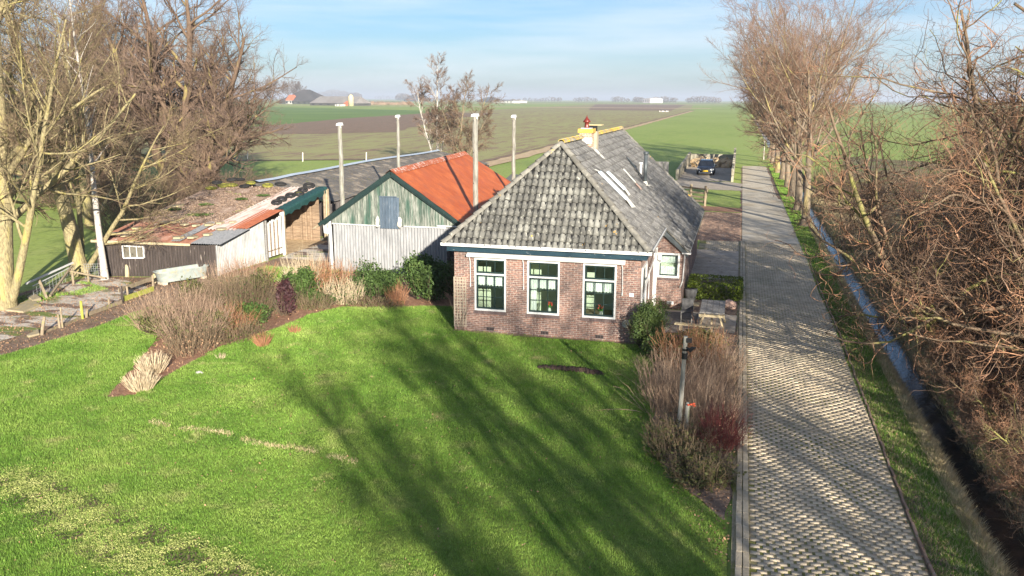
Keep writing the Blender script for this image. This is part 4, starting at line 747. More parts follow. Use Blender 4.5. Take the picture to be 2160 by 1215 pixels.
mb = MB(); mb.quad(on(-3.75, 29.65, .1), on(-3.75, 30.25, .1), on(-3.45, 30.3, .05), on(-3.5, 29.6, .05)); mb.quad(on(-3.98, 30.95, .1), on(-3.98, 31.4, .1), on(-3.78, 31.42, .05), on(-3.78, 30.95, .05)); mb.quad(on(-4.85, 29.7, .05), on(-4.85, 30.0, .05), on(-4.74, 30.0, .1), on(-4.74, 29.7, .1)); mb.build('flashing', 'cloth_white', roof)
mb = MB(); mb.bar(on(-4.47, 34.6, .07), on(-3.95, 34.3, .07), .09, .03, nr); mb.build('glass_strip', 'cloth_white', roof)
mb = MB(); mb.quad(on(-3.92, 34.0, .075), on(-3.92, 34.35, .075), on(-3.7, 34.35, .06), on(-3.7, 34.0, .06)); mb.build('patch_tile', 'terracotta' if False else 'stone_pink', roof)
mb = MB(); mb.bar(on(-4.75, 37.6, .09), on(-4.1, 36.9, .09), .10, .03, nr); mb.bar(on(-4.4, 37.1, .10), on(-3.8, 36.5, .10), .07, .03, nr); mb.build('roof_ladder', 'flue_metal', roof)
# trellis on the wall
t = thing('trellis', (-8.68, Y0-.05, .2), 'weathered lattice trellis standing on the brick wall left of the front windows', 'trellis'); mb = MB()
for i in range(5): x = -8.88+i*.1; mb.b2((x-.014, Y0-.075, .22), (x+.014, Y0-.055, 1.9))
for i in range(17): z = .24+i*.103; mb.b2((-8.9, Y0-.055, z-.013), (-8.46, Y0-.04, z+.013))
mb.build('lattice', 'trellis_wood', t)
twig_bush('climbing_plant', (-8.65, Y0-.10, 0), .12, .02, 1.75, 7, 'stem_dark', 'bare climbing stems growing up the trellis', 31, .006, .1, .12, .1, 3, cat='climber')
# ================================================================ GREEN BARN
BA = .077; BO = Vector((-14.6, 35.3, 0)); bu = Vector((math.cos(BA), math.sin(BA), 0)); bv = Vector((-math.sin(BA), math.cos(BA), 0))
def B(a, b, z): return tuple(BO+bu*a+bv*b+Vector((0, 0, z)))
barn = thing('barn', (-14.8, 42, 0), 'old green boarded barn with an orange metal roof and corrugated lower wall', 'barn')
ZB, SB = 4.55, .70
rz_ = lambda a: ZB-SB*abs(a)
V, Fc = corr(B(-2.82, 0, -.05), B(2.95, 0, -.05), B(-2.82, 0, 2.16), B(2.95, 0, 2.16), .13, .034, .012); np_mesh('lower_wall', V, Fc, 'galvanised', barn)
mb = MB(); r = random.Random(3); a = -2.85
while a < 2.95:
    w_ = .125+r.uniform(-.01, .01); c = a+w_/2
    if not (-.62 < c < .20) :
        zb = 2.13+.02*r.random(); mb.add([B(a+.004, -.035-.006*r.random(), zb), B(a+w_-.004, -.035, zb), B(a+w_-.004, -.035, rz_(a+w_)-.08), B(a+.004, -.035, rz_(a)-.08)], [(0, 1, 2, 3)])
    elif c < .3: mb.add([B(a+.004, -.035, 3.42), B(a+w_-.004, -.035, 3.42), B(a+w_-.004, -.035, rz_(a+w_)-.08), B(a+.004, -.035, rz_(a)-.08)], [(0, 1, 2, 3)])
    a += w_
mb.build('gable', 'gable_boards', barn)
mb = MB(); mb.add([B(-2.85, .02, 2.1), B(2.95, .02, 2.1), B(2.95, .02, rz_(2.95)-.1), B(0, .02, ZB-.1), B(-2.85, .02, rz_(2.85)-.1)], [(0, 1, 2, 3, 4)]); mb.quad(B(-2.85, .02, -.1), B(-2.85, 14, -.1), B(-2.85, 14, 2.5), B(-2.85, .02, 2.5)); mb.quad(B(2.95, .02, -.1), B(2.95, 14, -.1), B(2.95, 14, 2.4), B(2.95, .02, 2.4)); mb.build('inner_wall', 'dark_boards', barn)
mb = MB(); a = -.60
while a < .17: mb.add([B(a+.003, -.07, 2.02), B(a+.125, -.07, 2.02), B(a+.125, -.07, 3.40), B(a+.003, -.07, 3.40)], [(0, 1, 2, 3)]); a += .128
mb.bar(B(-.62, -.07, 3.43), B(.2, -.07, 3.43), .03, .04); h = mb.build('hatch', 'hatch_boards', barn)
mb = MB(); r = random.Random(5)
for s, a0 in ((-1, -.62), (1, .2)):
    mb = MB(); mb.blob(B(a0+s*.1, -.09, 2.3), (.11, .05, .24), r, 7, 6, .3); mb.build('felt_flap', 'cloth_white', barn, smooth=True)
pass
mb = MB(); mb.bar(B(-2.85, -.05, 2.17), B(-.6, -.05, 2.13), .03, .04); mb.bar(B(.5, -.06, 2.14), B(2.4, -.06, 2.13), .05, .05); mb.build('rail', 'white_paint', barn)
mb = MB(); mb.bar(B(2.0, -.09, 2.22), B(3.0, -.09, 2.2), .05, .05); mb.build('rail', 'white_paint', barn)
mb = MB(); mb.tube([B(-2.92, -.04, -.1), B(-2.93, -.05, 1.2), B(-2.96, -.04, 2.42)], [.075, .07, .06], 8); mb.build('corner_post', 'white_paint', barn)
V, Fc = corr(B(-3.1, .05, -.05), B(-3.1, 1.2, -.05), B(-3.1, .05, 2.1), B(-3.1, 1.2, 2.1), .095, .016); np_mesh('side_wall', V, Fc, 'galvanised', barn)
mb = MB(); mb.add([B(-3.25, -.06, 1.72), B(-3.0, -.08, 1.68), B(-3.0, -.06, 2.3), B(-3.3, -.04, 2.2)], [(0, 1, 2, 3)]); mb.build('loose_sheet', 'shed_wall_metal', barn)
# roof: sheets with slight unevenness (right slope), left slope dark
def roof_side(sgn, a1, b0, b1, mat, name, nb=90, trim=True, slant=0.):
    na = 14; r = np.random.default_rng(2); V = []
    for i in range(nb+1):
        b = b0+(b1-b0)*i/nb
        for k in range(na+1):
            a = sgn*a1*k/na; bb = b+slant*(k/na)*(i/nb); w_ = .012*math.sin(b*1.9+k*.3)+(.016 if i % 7 == 0 else 0)*1.
            V.append(B(a, bb, rz_(a)+.03+w_*(k/na)+.01*math.sin(k*1.4+b)))
    idx = np.arange((nb+1)*(na+1)).reshape(nb+1, na+1); np_mesh(name, V, np.stack([idx[:-1, :-1], idx[1:, :-1], idx[1:, 1:], idx[:-1, 1:]], -1).reshape(-1, 4), mat, barn)
roof_side(1, 3.32, -.28, 13.6, 'orange_roof', 'roof', slant=1.6); roof_side(-1, 3.45, -.28, 14, 'roof_dark_moss', 'roof')
mb = MB(); r = random.Random(9)
for k in range(12):
    b = -.3+k*1.17; 
    for s in (-1, 1): mb.add([B(0, b, ZB+.09), B(0, b+1.19, ZB+.085), B(s*.26, b+1.19, rz_(.26)+.065+.01*r.random()), B(s*.26, b, rz_(.26)+.075)], [(0, 1, 2, 3)])
mb.build('ridge_cap', 'orange_trim', barn)
mb = MB(); 
for s in (-1, 1): mb.bar(B(0, -.24, ZB-.06), B(s*3.4, -.24, rz_(3.4)-.06), .03, .15, (0, 0, 1)); mb.bar(B(0, -.20, ZB-.18), B(s*3.2, -.15, rz_(3.2)-.18), .05, .1)
mb.build('bargeboard', 'dark_green', barn)
mb = MB(); mb.bar(B(-3.0, -.2, rz_(3.)-.1), B(-3.75, -.1, rz_(3.75)-.02), .05, .08); mb.build('beam_end', 'old_wood', barn)
# small slivers of metal on the orange roof eave
mb = MB(); mb.quad(B(3.3, -.3, rz_(3.3)+.02), B(3.3, 2.6, rz_(3.3)+.02), B(3.45, 2.6, rz_(3.45)-.04), B(3.45, -.3, rz_(3.45)-.04)); mb.build('eave_strip', 'zinc_blue', barn)
# ---- four hay-barrack posts
zw = [(-18.32, 38.0, 0, 6.47), (-18.74, 46.3, 0, 6.70), (-11.64, 38.0, 0, 6.95), (-11.99, 46.3, 0, 6.76)]
lb = ['tall grey post left of the green barn, the leftmost and nearest the tyres', 'tall post rising behind the ridge of the orange roof on its left half', 'tallest and thickest post, standing through the front eave of the orange roof', 'tall post rising just behind the hip of the tiled farmhouse roof']
for k, (x, y, z0, z1) in enumerate(zw):
    p = thing('hay_barrack_post', (x, y, 0), lb[k], 'post', 'tall posts of the old hay barrack around the barn'); r = random.Random(k); w_ = (.105, .095, .125, .105)[k]
    mb = MB(); pts = [(x+r.uniform(-.02, .02), y, z) for z in np.linspace(-.1, z1-.06, 14)]; mb.tube(pts, [w_*1.12-.02*i/13+r.uniform(-.007, .007) for i in range(14)], 8); mb.build('shaft', 'post_wood', p)
    mb = MB(); q = w_*1.25; mb.add([(x-q, y-q, z1-.1), (x+q, y-q, z1-.1), (x+q, y+q, z1-.08), (x-q, y+q, z1-.08), (x-q*.9, y-q*.9, z1), (x+q*.9, y-q*.9, z1-.02), (x+q*.8, y+q*.8, z1+.05), (x-q*.8, y+q*.8, z1+.05)], [(3, 2, 1, 0), (4, 5, 6, 7), (0, 1, 5, 4), (1, 2, 6, 5), (2, 3, 7, 6), (3, 0, 4, 7)])
    mb.add([(x+q*.6, y-q-.005, z1-.08), (x+q, y-q-.005, z1-.05), (x+q*1.02, y-q-.01, z1-.22), (x+q*.75, y-q-.01, z1-.2)], [(0, 1, 2, 3)]); mb.build('metal_cap', 'white_paint', p)
    if k == 0: mb = MB(); mb.blob((x, y, 1.95), (.2, .2, .55), r, 9, 8, .18); mb.build('concrete_foot', 'cloth_white', p, smooth=True)
    if k != 0: mb = MB(); [mb.b2((x-.06, y-w_-.03, z1-.3-i*1.4), (x-.04, y-w_, z1-.26-i*1.4)) for i in range(3)]; mb.build('bolt', 'black', p)
# ================================================================ LONG GREY BARN behind
gb = thing('cattle_barn', (-24, 58, 0), 'long low barn with grey sheet roof and pale blue ridge behind the tyre-topped shed', 'barn')
n = 60; V = []; 
for i in range(n+1):
    y = 43.2+i*(74.5-43.2)/n; sagz = -.10*math.sin(i/n*9)+(.12 if i > 6 else -.02*(6-i))
    for k in range(9):
        t = k/8; V.append((-26.3+t*(4.3+.5*(i/n)), y+(1.5*(1-i/8) if i < 8 else 0)*(t-.2), 3.0+sagz*.5-t*1.0+.02*math.sin(i*2.1+k)))
idx = np.arange((n+1)*9).reshape(n+1, 9); Fq = np.stack([idx[:-1, :-1], idx[1:, :-1], idx[1:, 1:], idx[:-1, 1:]], -1).reshape(-1, 4)
np_mesh('roof', V, Fq[:], 'grey_roof', gb)
mb = MB(); mb.quad((-26.3, 44, 3.05), (-26.3, 74.5, 3.1), (-30.5, 74.5, 1.9), (-30.5, 44, 1.9)); mb.build('roof', 'grey_roof', gb)
mb = MB(); pts = [(-26.35, 43.6+i*2.06, 3.08-.05*math.sin(i/15*9)+(.06 if i > 1 else -.02*(2-i))) for i in range(16)]
for a, b in zip(pts[:-1], pts[1:]): mb.add([(a[0]-.28, a[1], a[2]-.08), (a[0], a[1], a[2]+.05), (b[0], b[1]+.02, b[2]+.05), (b[0]-.28, b[1]+.02, b[2]-.08), (a[0]+.28, a[1], a[2]-.03), (b[0]+.28, b[1], b[2]-.03)], [(0, 1, 2, 3), (1, 4, 5, 2)])
mb.build('ridge_cap', 'zinc_blue', gb)
V, Fc = corr((-22.2, 43.9, 0), (-21.5, 73, 0), (-22.2, 43.9, 2.0), (-21.5, 73, 2.1), .16, .025); np_mesh('wall', V, Fc, 'dark_corrugated', gb)
V, Fc = corr((-22.1, 43.3, 0), (-18.6, 44.2, 0), (-22.1, 43.3, 1.9), (-18.6, 44.2, 2.25), .16, .03); np_mesh('front_wall', V, Fc, 'dark_corrugated', gb)
mb = MB(); mb.quad((-30.5, 74.4, 0), (-21.5, 74.4, 0), (-21.5, 74.4, 1.9), (-26.3, 74.4, 3.)); mb.build('gable', 'dark_boards', gb); mb = MB(); mb.quad((-30.4, 44.1, 0), (-22.2, 44.1, 0), (-22.2, 44.1, 1.9), (-26.3, 44.1, 2.95)); mb.build('gable', 'dark_boards', gb)
# small lean-to between barn and farmhouse, dark corrugated
lt = thing('lean_to', (-11.5, 54, 0), 'low lean-to with dark mossy corrugated roof between the orange roof and the farmhouse', 'shed')
V, Fc = corr((-14.5, 51.0, 2.25), (-6, 50.2, 2.25), (-14.8, 56.5, 2.7), (-6.2, 55.8, 2.7), .18, .03); np_mesh('roof', V, Fc, 'roof_dark_moss', lt)
mb = MB(); mb.b2((-14.3, 51.2, 0), (-6.2, 56.2, 2.2)); mb.build('wall', 'dark_boards', lt)
# ================================================================ TYRE SHED
sh = thing('shed', (-24.3, 36.5, 0), 'low shed with rusty littered roof, black board front and white corrugated side wall', 'shed')
FL, FR, BR, BL = (np.array(p) for p in ((-26.75, 31.05, 1.58), (-21.5, 32.3, 1.44), (-21.75, 42.9, 2.84), (-27.5, 41.2, 2.95)))
def SP(u, v, h=0.): p = (1-u)*(1-v)*FL+u*(1-v)*FR+u*v*BR+(1-u)*v*BL; return (p[0], p[1], p[2]+h)
pn = np.cross(FR-FL, BL-FL); pn = pn/np.linalg.norm(pn)
def on_shed(u, v, h=.05):
    d = np.array(ray(u, v)); o = np.array([0, 0, HC]); t = ((FL-o)@pn)/(d@pn); p = o+d*t; return Vector((p[0], p[1], p[2]+h))
mb = MB(); r = random.Random(2); n = 44
for i in range(n):
    a = i/n; b = (i+1)/n-.0015; p = FL+(FR-FL)*a; q = FL+(FR-FL)*b; o = .08*np.array([0, 1, 0])
    if a > .93: continue
    mb.add([(p[0], p[1]+.12+.01*r.random(), -.1), (q[0], q[1]+.12, -.1), (q[0], q[1]+.12, q[2]-.06), (p[0], p[1]+.12, p[2]-.06)], [(0, 1, 2, 3)])
mb.quad((FL[0]+.1, FL[1]+.13, -.1), (BL[0]+.1, BL[1], -.1), (BL[0]+.1, BL[1], BL[2]-.05), (FL[0]+.1, FL[1]+.13, FL[2]-.05))
mb.add([(-22.0, 32.35, -.1), (-21.75, 32.5, -.1), (-21.75, 32.5, 1.4), (-22.0, 32.35, 1.4)], [(0, 1, 2, 3)]); mb.build('front_wall', 'dark_boards', sh)
def on_front(u, v):
    d = np.array(ray(u, v)); o = np.array([0, 0, HC]); a = FL+np.array([0, .12, 0]); e = FR-FL; nn_ = np.array([e[1], -e[0], 0]); t = ((a-o)@nn_)/(d@nn_); return o+d*t+nn_/np.linalg.norm(nn_)*.03
w0, w1, w2, w3 = (on_front(*p) for p in ((258, 526), (302, 528), (304, 551), (261, 552)))
mb = MB(); 
for a, b in ((w0, w1), (w1, w2), (w2, w3), (w3, w0)): mb.bar(a, b, .05, .07, (0, 1, 0))
for k in (1, 2): mb.bar(w0+(w1-w0)*k/3, w3+(w2-w3)*k/3, .03, .03, (0, 1, 0))
wf = mb.build('window', 'white_paint', sh); mb = MB(); mb.quad(w3, w2, w1, w0); M('dusty_glass', [(.3, (.09, .085, .065)), (.7, (.17, .155, .12))], scale=8, rough=.4, spec=.5); mb.build('pane', 'dusty_glass', wf)
mb = MB(); mb.bar((FL[0]-.1, FL[1]-.02, FL[2]-.01), tuple(FL+(FR-FL)*.78+np.array([0, -.02, -.03])), .06, .10); mb.build('eave_board', 'slab_stone', sh)
# side wall: corrugated white, follows the roof
def side(ya, yb): f = lambda y: 1.44+(y-32.3)*(2.84-1.44)/10.6-.06; return f(ya), f(yb)
a, b = side(32.55, 36.4); V, Fc = corr((-21.78, 32.5, -.1), (-21.66, 36.35, -.1), (-21.78, 32.5, a), (-21.66, 36.35, b), .12, .024, .02); np_mesh('side_wall', V, Fc, 'shed_wall_metal', sh)
mb = MB(); 
for i in range(9):
    y = 36.45+i*.17; z = side(y, y)[0]-.12; mb.b2((-21.68-.02*(i % 2), y, .12), (-21.64-.02*(i % 2), y+.165, z-.10*((i*3) % 4)/4))
M('striped_gate', [(.0, (.62, .60, .56)), (1, (.62, .60, .56))], scale=1, extra=lambda t, out, g: stripe(t, out, g))if False else None
gate = mb.build('gate', 'white_paint', sh)
mb = MB(); [mb.b2((-21.665, 36.53+i*.34, .14), (-21.63, 36.53+i*.34+.10, side(36.6+i*.34, 37)[0]-.25)) for i in range(4)]; mb.b2((-21.63, 36.42, .40), (-21.61, 37.9, .44)); mb.build('batten', 'plank_wood', gate)
for i, y in enumerate((36.42, 38.06, 38.2, 42.55, 42.8, 43.0)):
    z = side(y, y)[0]; mb = MB(); mb.tube([(-21.6, y, -.1), (-21.62+.03*(i % 2), y, z*.5), (-21.6, y+.03, z+.02)], [.075 if i != 4 else .13, .07, .06], 6); mb.build('post', ['grey_wood', 'white_paint', 'old_wood', 'old_wood', 'slab_stone', 'old_wood'][i], sh)
mb = MB(); mb.b2((-21.72, 38.0, 2.0), (-21.6, 38.25, 2.2)); mb.b2((-21.75, 37.75, 1.0), (-21.6, 37.9, 1.9)); mb.build('white_panel', 'white_paint', sh)
mb = MB(); r = random.Random(8)
for i in range(13): z = i*.2; mb.b2((-25.5, 42.5+r.uniform(0, .02), z), (-21.9, 42.53, z+.19))
mb.build('back_wall', 'plank_wood', sh)
mb = MB(); [mb.b2((x, 42.38, 0), (x+.1, 42.48, 2.5-.6*(i % 2))) for i, x in enumerate((-23.6, -23.0, -22.7, -22.4))]; mb.build('stud', 'plank_wood', sh)
mb = MB(); [mb.b2((-25.52, 38.1+i*.2, 0), (-25.5, 38.29+i*.2, 2.2)) for i in range(22)]; mb.build('left_wall', 'dark_boards', sh)
sheet('shed_floor', [(-25.5, 38), (-21.5, 38), (-21.3, 42.6), (-25.5, 42.6)], .032, 'straw_track')
# roof in three kinds of sheet
def quadP(u0, u1, v0, v1, h=0.): return SP(u0, v0, h), SP(u1, v0, h), SP(u0, v1, h), SP(u1, v1, h)
M('shed_roof_strip', [(.3, (.33, .22, .18)), (.5, (.52, .42, .37)), (.7, (.66, .60, .56))], scale=2.5, stretch=(3, .3, 1), patch=[(3, .6, .7, (.30, .16, .11))])
V, Fc = corr(*quadP(-.01, .78, .0, .32, .0), .12, .02); np_mesh('roof', V, Fc, 'shed_roof_metal', sh)
V, Fc = corr(*quadP(.0, .74, .30, 1., .02), .14, .02); np_mesh('roof', V, Fc, 'shed_roof_litter', sh)
V, Fc = corr(*quadP(.70, .93, .20, 1., .05), .16, .03); np_mesh('roof', V, Fc, 'shed_roof_strip', sh)
V, Fc = corr(*quadP(.78, 1.02, .0, .24, .025), .10, .018); np_mesh('roof', V, Fc, 'galvanised', sh)
V, Fc = corr(*quadP(.86, 1.02, .22, .54, .07), .14, .016); np_mesh('roof', V, Fc, 'rust_sheet', sh)
V, Fc = corr(*quadP(.90, 1.02, .52, 1., .035), .14, .016); np_mesh('roof', V, Fc, 'shed_roof_metal', sh)
V, Fc = corr(*quadP(.60, .68, .02, .32, .045), .10, .016); np_mesh('roof_sheet', V, Fc, 'galvanised', sh)
rg_ = np.random.default_rng(4); n = 7000; uu = rg_.uniform(0, .74, n); vv = rg_.uniform(.28, 1, n); kk = (np.sin(uu*17+vv*9)*np.sin(vv*14-uu*5) > -.5); C = np.array([SP(a, b, .05) for a, b in zip(uu[kk], vv[kk])])
V, Fc = leaves(C, .045, rg_, out=np.array([[0, 0, 1.]])); M('roof_litter', [(.3, (.20, .13, .09)), (.6, (.34, .25, .185)), (.8, (.50, .42, .33))], scale=6, island=.4); np_mesh('roof_litter', V, Fc, 'roof_litter', sh, kind='stuff')
for (u, v, s) in ((.42, .42, .55), (.30, .60, .3), (.5, .72, .25), (.12, .5, .3), (.62, .8, .25)):
    c = np.array(SP(u, v, .07)); C = c+np.c_[rg_.normal(0, s*.5, 500), rg_.normal(0, s*.45, 500), np.abs(rg_.normal(0, .02, 500))]; V, Fc = leaves(C, .035, rg_); np_mesh('moss', V, Fc, 'leaf_bright', sh, kind='stuff')
# stones lying on the shed roof
sp = [(237, 506, .42, .3, 'pale slab at the front left corner'), (262, 509, .28, .2, 'small slab beside the corner slab'), (272, 502, .4, .24, 'flat slab near the left edge'), (287, 493, .38, .22, 'flat slab on the rusty part'), (300, 511, .22, .16, 'small block above the shed window'), (345, 480, .3, .2, 'yellowish stone in the middle row, first'), (368, 479, .3, .2, 'yellowish stone in the middle row, second'), (388, 484, .32, .22, 'broken stone in the middle row, third'), (412, 486, .24, .2, 'broken stone in the middle row, fourth'), (440, 484, .34, .2, 'long stone in the middle row'), (466, 493, .34, .2, 'stone near the galvanised sheet'), (375, 512, .4, .2, 'slab on the eave right of the middle'), (405, 511, .34, .24, 'mossy slab on the eave'), (436, 505, .34, .2, 'yellow slab near the right eave'), (463, 480, .3, .18, 'mossy stone towards the right edge'), (490, 478, .22, .16, 'last small stone at the right edge'), (372, 445, .4, .3, 'mossy stone half way up the left side')]
for k, (u, v, w_, d_, lb_) in enumerate(sp):
    c = on_shed(u, v, .08); r = random.Random(k); mb = MB(); poly = [(c.x+w_*.55*math.cos(t+.4)*r.uniform(.85, 1.1)*1.3, c.y+d_*.8*math.sin(t+.4)*r.uniform(.8, 1.15)*1.6) for t in (.2, 1.1, 1.9, 3.0, 4.1, 5.2)]; mb.prism(poly, c.z-.03, c.z+.05)
    o = mb.build('roof_stone', 'slab_stone', None, bevel=.008, label=lb_+' on the tyre shed roof', cat='stone', group='stones weighing down the shed roof')
# tyres
ty = [(444, 407, .30, 'tyre_mossy', 'mossy yellow tyre at the left end of the back row', 0), (456, 399, .28, 'tyre', 'black tyre half behind the leftmost mossy one', .1), (469, 401, .30, 'tyre_mossy', 'yellow mossy tyre, second of the back row', 0), (487, 400, .33, 'tyre_mossy', 'big yellow mossy tyre, under a second tyre in the back row', 0), (488, 393, .30, 'tyre', 'black tyre leaning over the big mossy one', .12), (514, 402, .28, 'tyre', 'clean black tyre in front of the back row', 0), (505, 392, .26, 'tyre', 'black tyre at the far back edge of the roof', .1), (527, 395, .27, 'tyre_mossy', 'thin mossy tyre at the back edge', 0), (563, 400, .30, 'tyre_mossy', 'mossy topped tyre left of the lone black tyre', 0), (590, 397, .32, 'tyre', 'lone black tyre by the pale blue ridge end', 0)]
for k, (u, v, R, m_, lb_, h) in enumerate(ty):
    c = on_shed(u, v, .1+h); t = thing('tyre', tuple(c), lb_, 'tyre', 'old tyres lying on the shed roof'); n_ = (pn[0]+.1*math.sin(k), pn[1]+.1*math.cos(k*2), pn[2]+.2)
    mb = MB(); mb.torus(c, R*.74, R*.30, n_, 22, 8, .75); mb.build('tread', m_, t, smooth=True); mb = MB(); mb.torus(c+Vector((0, 0, .01)), R*.5, R*.06, n_, 20, 6); mb.build('bead', 'tyre', t, smooth=True)
ty2 = [(582, 438, 'lowest tyre of the slanting row on the green tarp'), (593, 431, 'second tyre up on the green tarp'), (611, 423, 'third tyre up on the green tarp'), (629, 419, 'fourth tyre up on the green tarp'), (637, 411, 'fifth tyre up on the green tarp'), (650, 402, 'topmost largest tyre on the green tarp')]
for k, (u, v, lb_) in enumerate(ty2):
    c = on_shed(u, v, .16); t = thing('tyre', tuple(c), lb_, 'tyre', 'tyres holding down the green tarp'); R = .27+(.05 if k == 5 else 0); n_ = (.15, -.35, 1)
    mb = MB(); mb.torus(c, R*.74, R*.30, n_, 22, 8, .75); mb.build('tread', 'tyre', t, smooth=True); mb = MB(); mb.torus(c+Vector((0, 0, .01)), R*.5, R*.06, n_, 20, 6); mb.build('bead', 'tyre_mossy' if k in (3,) else 'tyre', t, smooth=True)
# green tarp along the right edge
V = []; n = 40; m_ = 9; r = random.Random(3)
for i in range(n+1):
    v = .54+.46*i/n
    for k in range(m_+1):
        p = Vector(SP(.945+.075*min(1, k/5), v, .10)); 
        if k > 5: p.x += .05+.02*r.random(); p.z -= (k-5)*.085+.05*math.sin(i*.9+k)
        V.append((p.x, p.y, p.z+.02*math.sin(i*1.7+k*.8)))
idx = np.arange((n+1)*(m_+1)).reshape(n+1, m_+1); tp_ = np_mesh('tarp', V, np.stack([idx[:-1, :-1], idx[1:, :-1], idx[1:, 1:], idx[:-1, 1:]], -1).reshape(-1, 4), 'tarp_green', None, smooth=True, label='dark green tarpaulin draped over the right edge of the shed roof', cat='tarpaulin')
# ================================================================ YARD
def post(u, v, h, w_, mat, lb_, lean=(0, 0), name='fence_post', cat='fence post', grp='wooden stakes along the muddy edge'):
    x, y, _ = G(u, v); r = random.Random(int(u)); mb = MB(); mb.tube([(x, y, -.1), (x+lean[0]*.5, y+lean[1]*.5, h*.5), (x+lean[0], y+lean[1], h)], [w_, w_*.95, w_*.8], 7); return mb.build(name, mat, label=lb_, cat=cat, group=grp)
M('mossy_post', [(.3, (.22, .24, .04)), (.6, (.40, .40, .08)), (.8, (.42, .36, .18))], scale=6)
post(88, 717, .62, .055, 'old_wood', 'leaning mossy stake, leftmost along the muddy edge', (.12, .1))
post(127, 702, .50, .04, 'old_wood', 'shorter grey stake next to a taller thin one', (-.02, 0)); post(133, 701, .72, .035, 'old_wood', 'tall thin grey stake of the close pair', (0, 0))
post(175, 682, .66, .05, 'mossy_post', 'bright moss covered stake'); post(182, 679, .34, .05, 'old_wood', 'short stub leaning on the bright mossy stake', (.08, .02))
post(231, 657, .34, .045, 'old_wood', 'short stake holding the low border boards'); post(259, 648, .66, .05, 'dark_boards', 'dark stake in front of the slatted boards'); post(270, 638, .5, .05, 'old_wood', 'mossy stake right of the dark one')
post(324, 618, .60, .05, 'old_wood', 'tall stake at the end of the boards by the trough')
post(356, 592, .42, .05, 'old_wood', 'mossy stake behind the trough', name='fence_post'); post(393, 590, .55, .035, 'old_wood', 'slanting stick leaning on the dark shed wall', (-.2, .25)); post(370, 590, .6, .03, 'grey_wood', 'thin grey lath standing by the shed wall', (.0, .1))
post(268, 592, .5, .09, 'slab_stone', 'pale pointed slab leaning on the dark shed wall', (-.08, .15), 'stone_slab', 'slab')
post(155, 610, .7, .05, 'old_wood', 'fence post beside the second lichen tree trunk', (0, 0)); post(187, 605, .55, .045, 'old_wood', 'post of the low rail left of the shed')
def board(p, q, h, w_, z, mat, lb_, name='border_board', cat='board', th=.03, grp='low boards edging the yard'):
    a, b = G(*p), G(*q); mb = MB(); mb.bar((a[0], a[1], z), (b[0], b[1], z), th, h); return mb.build(name, mat, label=lb_, cat=cat, group=grp)
board((88, 716), (128, 700), .0 or .08, 0, .05, 'old_wood', 'board lying in the mud between the leaning stakes'); board((137, 698), (178, 680), .1, 0, .06, 'old_wood', 'low board left of the bright mossy stake')
board((190, 676), (258, 650), .14, 0, .10, 'old_wood', 'mossy border board between the stub and the dark stake'); board((260, 646), (325, 622), .20, 0, .12, 'mossy_post', 'mossy lower plank of the short slatted fence'); board((252, 640), (325, 612), .16, 0, .36, 'old_wood', 'upper plank of the short slatted fence')
board((255, 632), (305, 614), .08, 0, .28, 'dark_boards', 'bluish black slats behind the short fence')
# zinc trough on blocks
tg = thing('water_trough', (-22.7, 31.3, 0), 'long pale galvanised water trough in front of the dark shed', 'trough')
a0 = Vector((-23.1, 30.15, .0)); a1 = Vector((-22.1, 32.3, 0)); dd = (a1-a0).normalized(); ss = Vector((dd.y, -dd.x, 0)); V = []; outl = []
for k in range(24):
    th = 2*math.pi*k/24; ex_ = 1.18*abs(math.cos(th))**.35*(1 if math.cos(th) > 0 else -1); ey = .36*abs(math.sin(th))**.5*(1 if math.sin(th) > 0 else -1); outl.append((ex_, ey))
cc = (a0+a1)/2
for (s, z, i_) in ((.86, .12, 0), (.97, .52, 0), (1.02, .56, 0), (1.0, .58, 0), (.93, .56, 0), (.84, .2, 0)):
    for (p, q) in outl: V.append(tuple(cc+dd*p*s+ss*q*s+Vector((0, 0, z))))
Fq = [(i*24+k, i*24+(k+1) % 24, (i+1)*24+(k+1) % 24, (i+1)*24+k) for i in range(5) for k in range(24)]
np_mesh('tub', V, Fq, 'trough_metal', tg, smooth=True); mb = MB(); mb.add([tuple(cc+dd*p*.84+ss*q*.84+Vector((0, 0, .36))) for p, q in outl], [tuple(range(24))]); mb.build('water_surface', 'water', tg)
mb = MB(); [mb.box(tuple(cc+dd*s+Vector((0, 0, .06))), (.5, .2, .12), math.atan2(dd.y, dd.x)+1.57) for s in (-.9, .9)]; mb.build('block', 'concrete', tg)
mb = MB(); x, y, _ = G(338, 603); mb.box((x, y, .2), (.45, .35, .4), .3); mb.build('concrete_block', 'slab_stone', bevel=.02, label='mossy stone block at the left end of the trough', cat='block')
# stone slabs on the ground by the first tree
for k, (pl, lb_) in enumerate([(((12, 668), (65, 645), (88, 657), (50, 672)), 'large pale flagstone at the foot of the nearest lichen tree'), (((58, 642), (75, 636), (88, 645), (70, 650)), 'smaller flagstone leaning behind the large one'), (((58, 722), (82, 708), (85, 718), (62, 724)), 'yellowish flagstone beside the leftmost stake')]):
    mb = MB(); pts = [G(*p)[:2] for p in pl]; mb.prism(pts, .02, .09+.05*(k == 1)); mb.build('flagstone', 'slab_stone', bevel=.01, label=lb_, cat='flagstone')
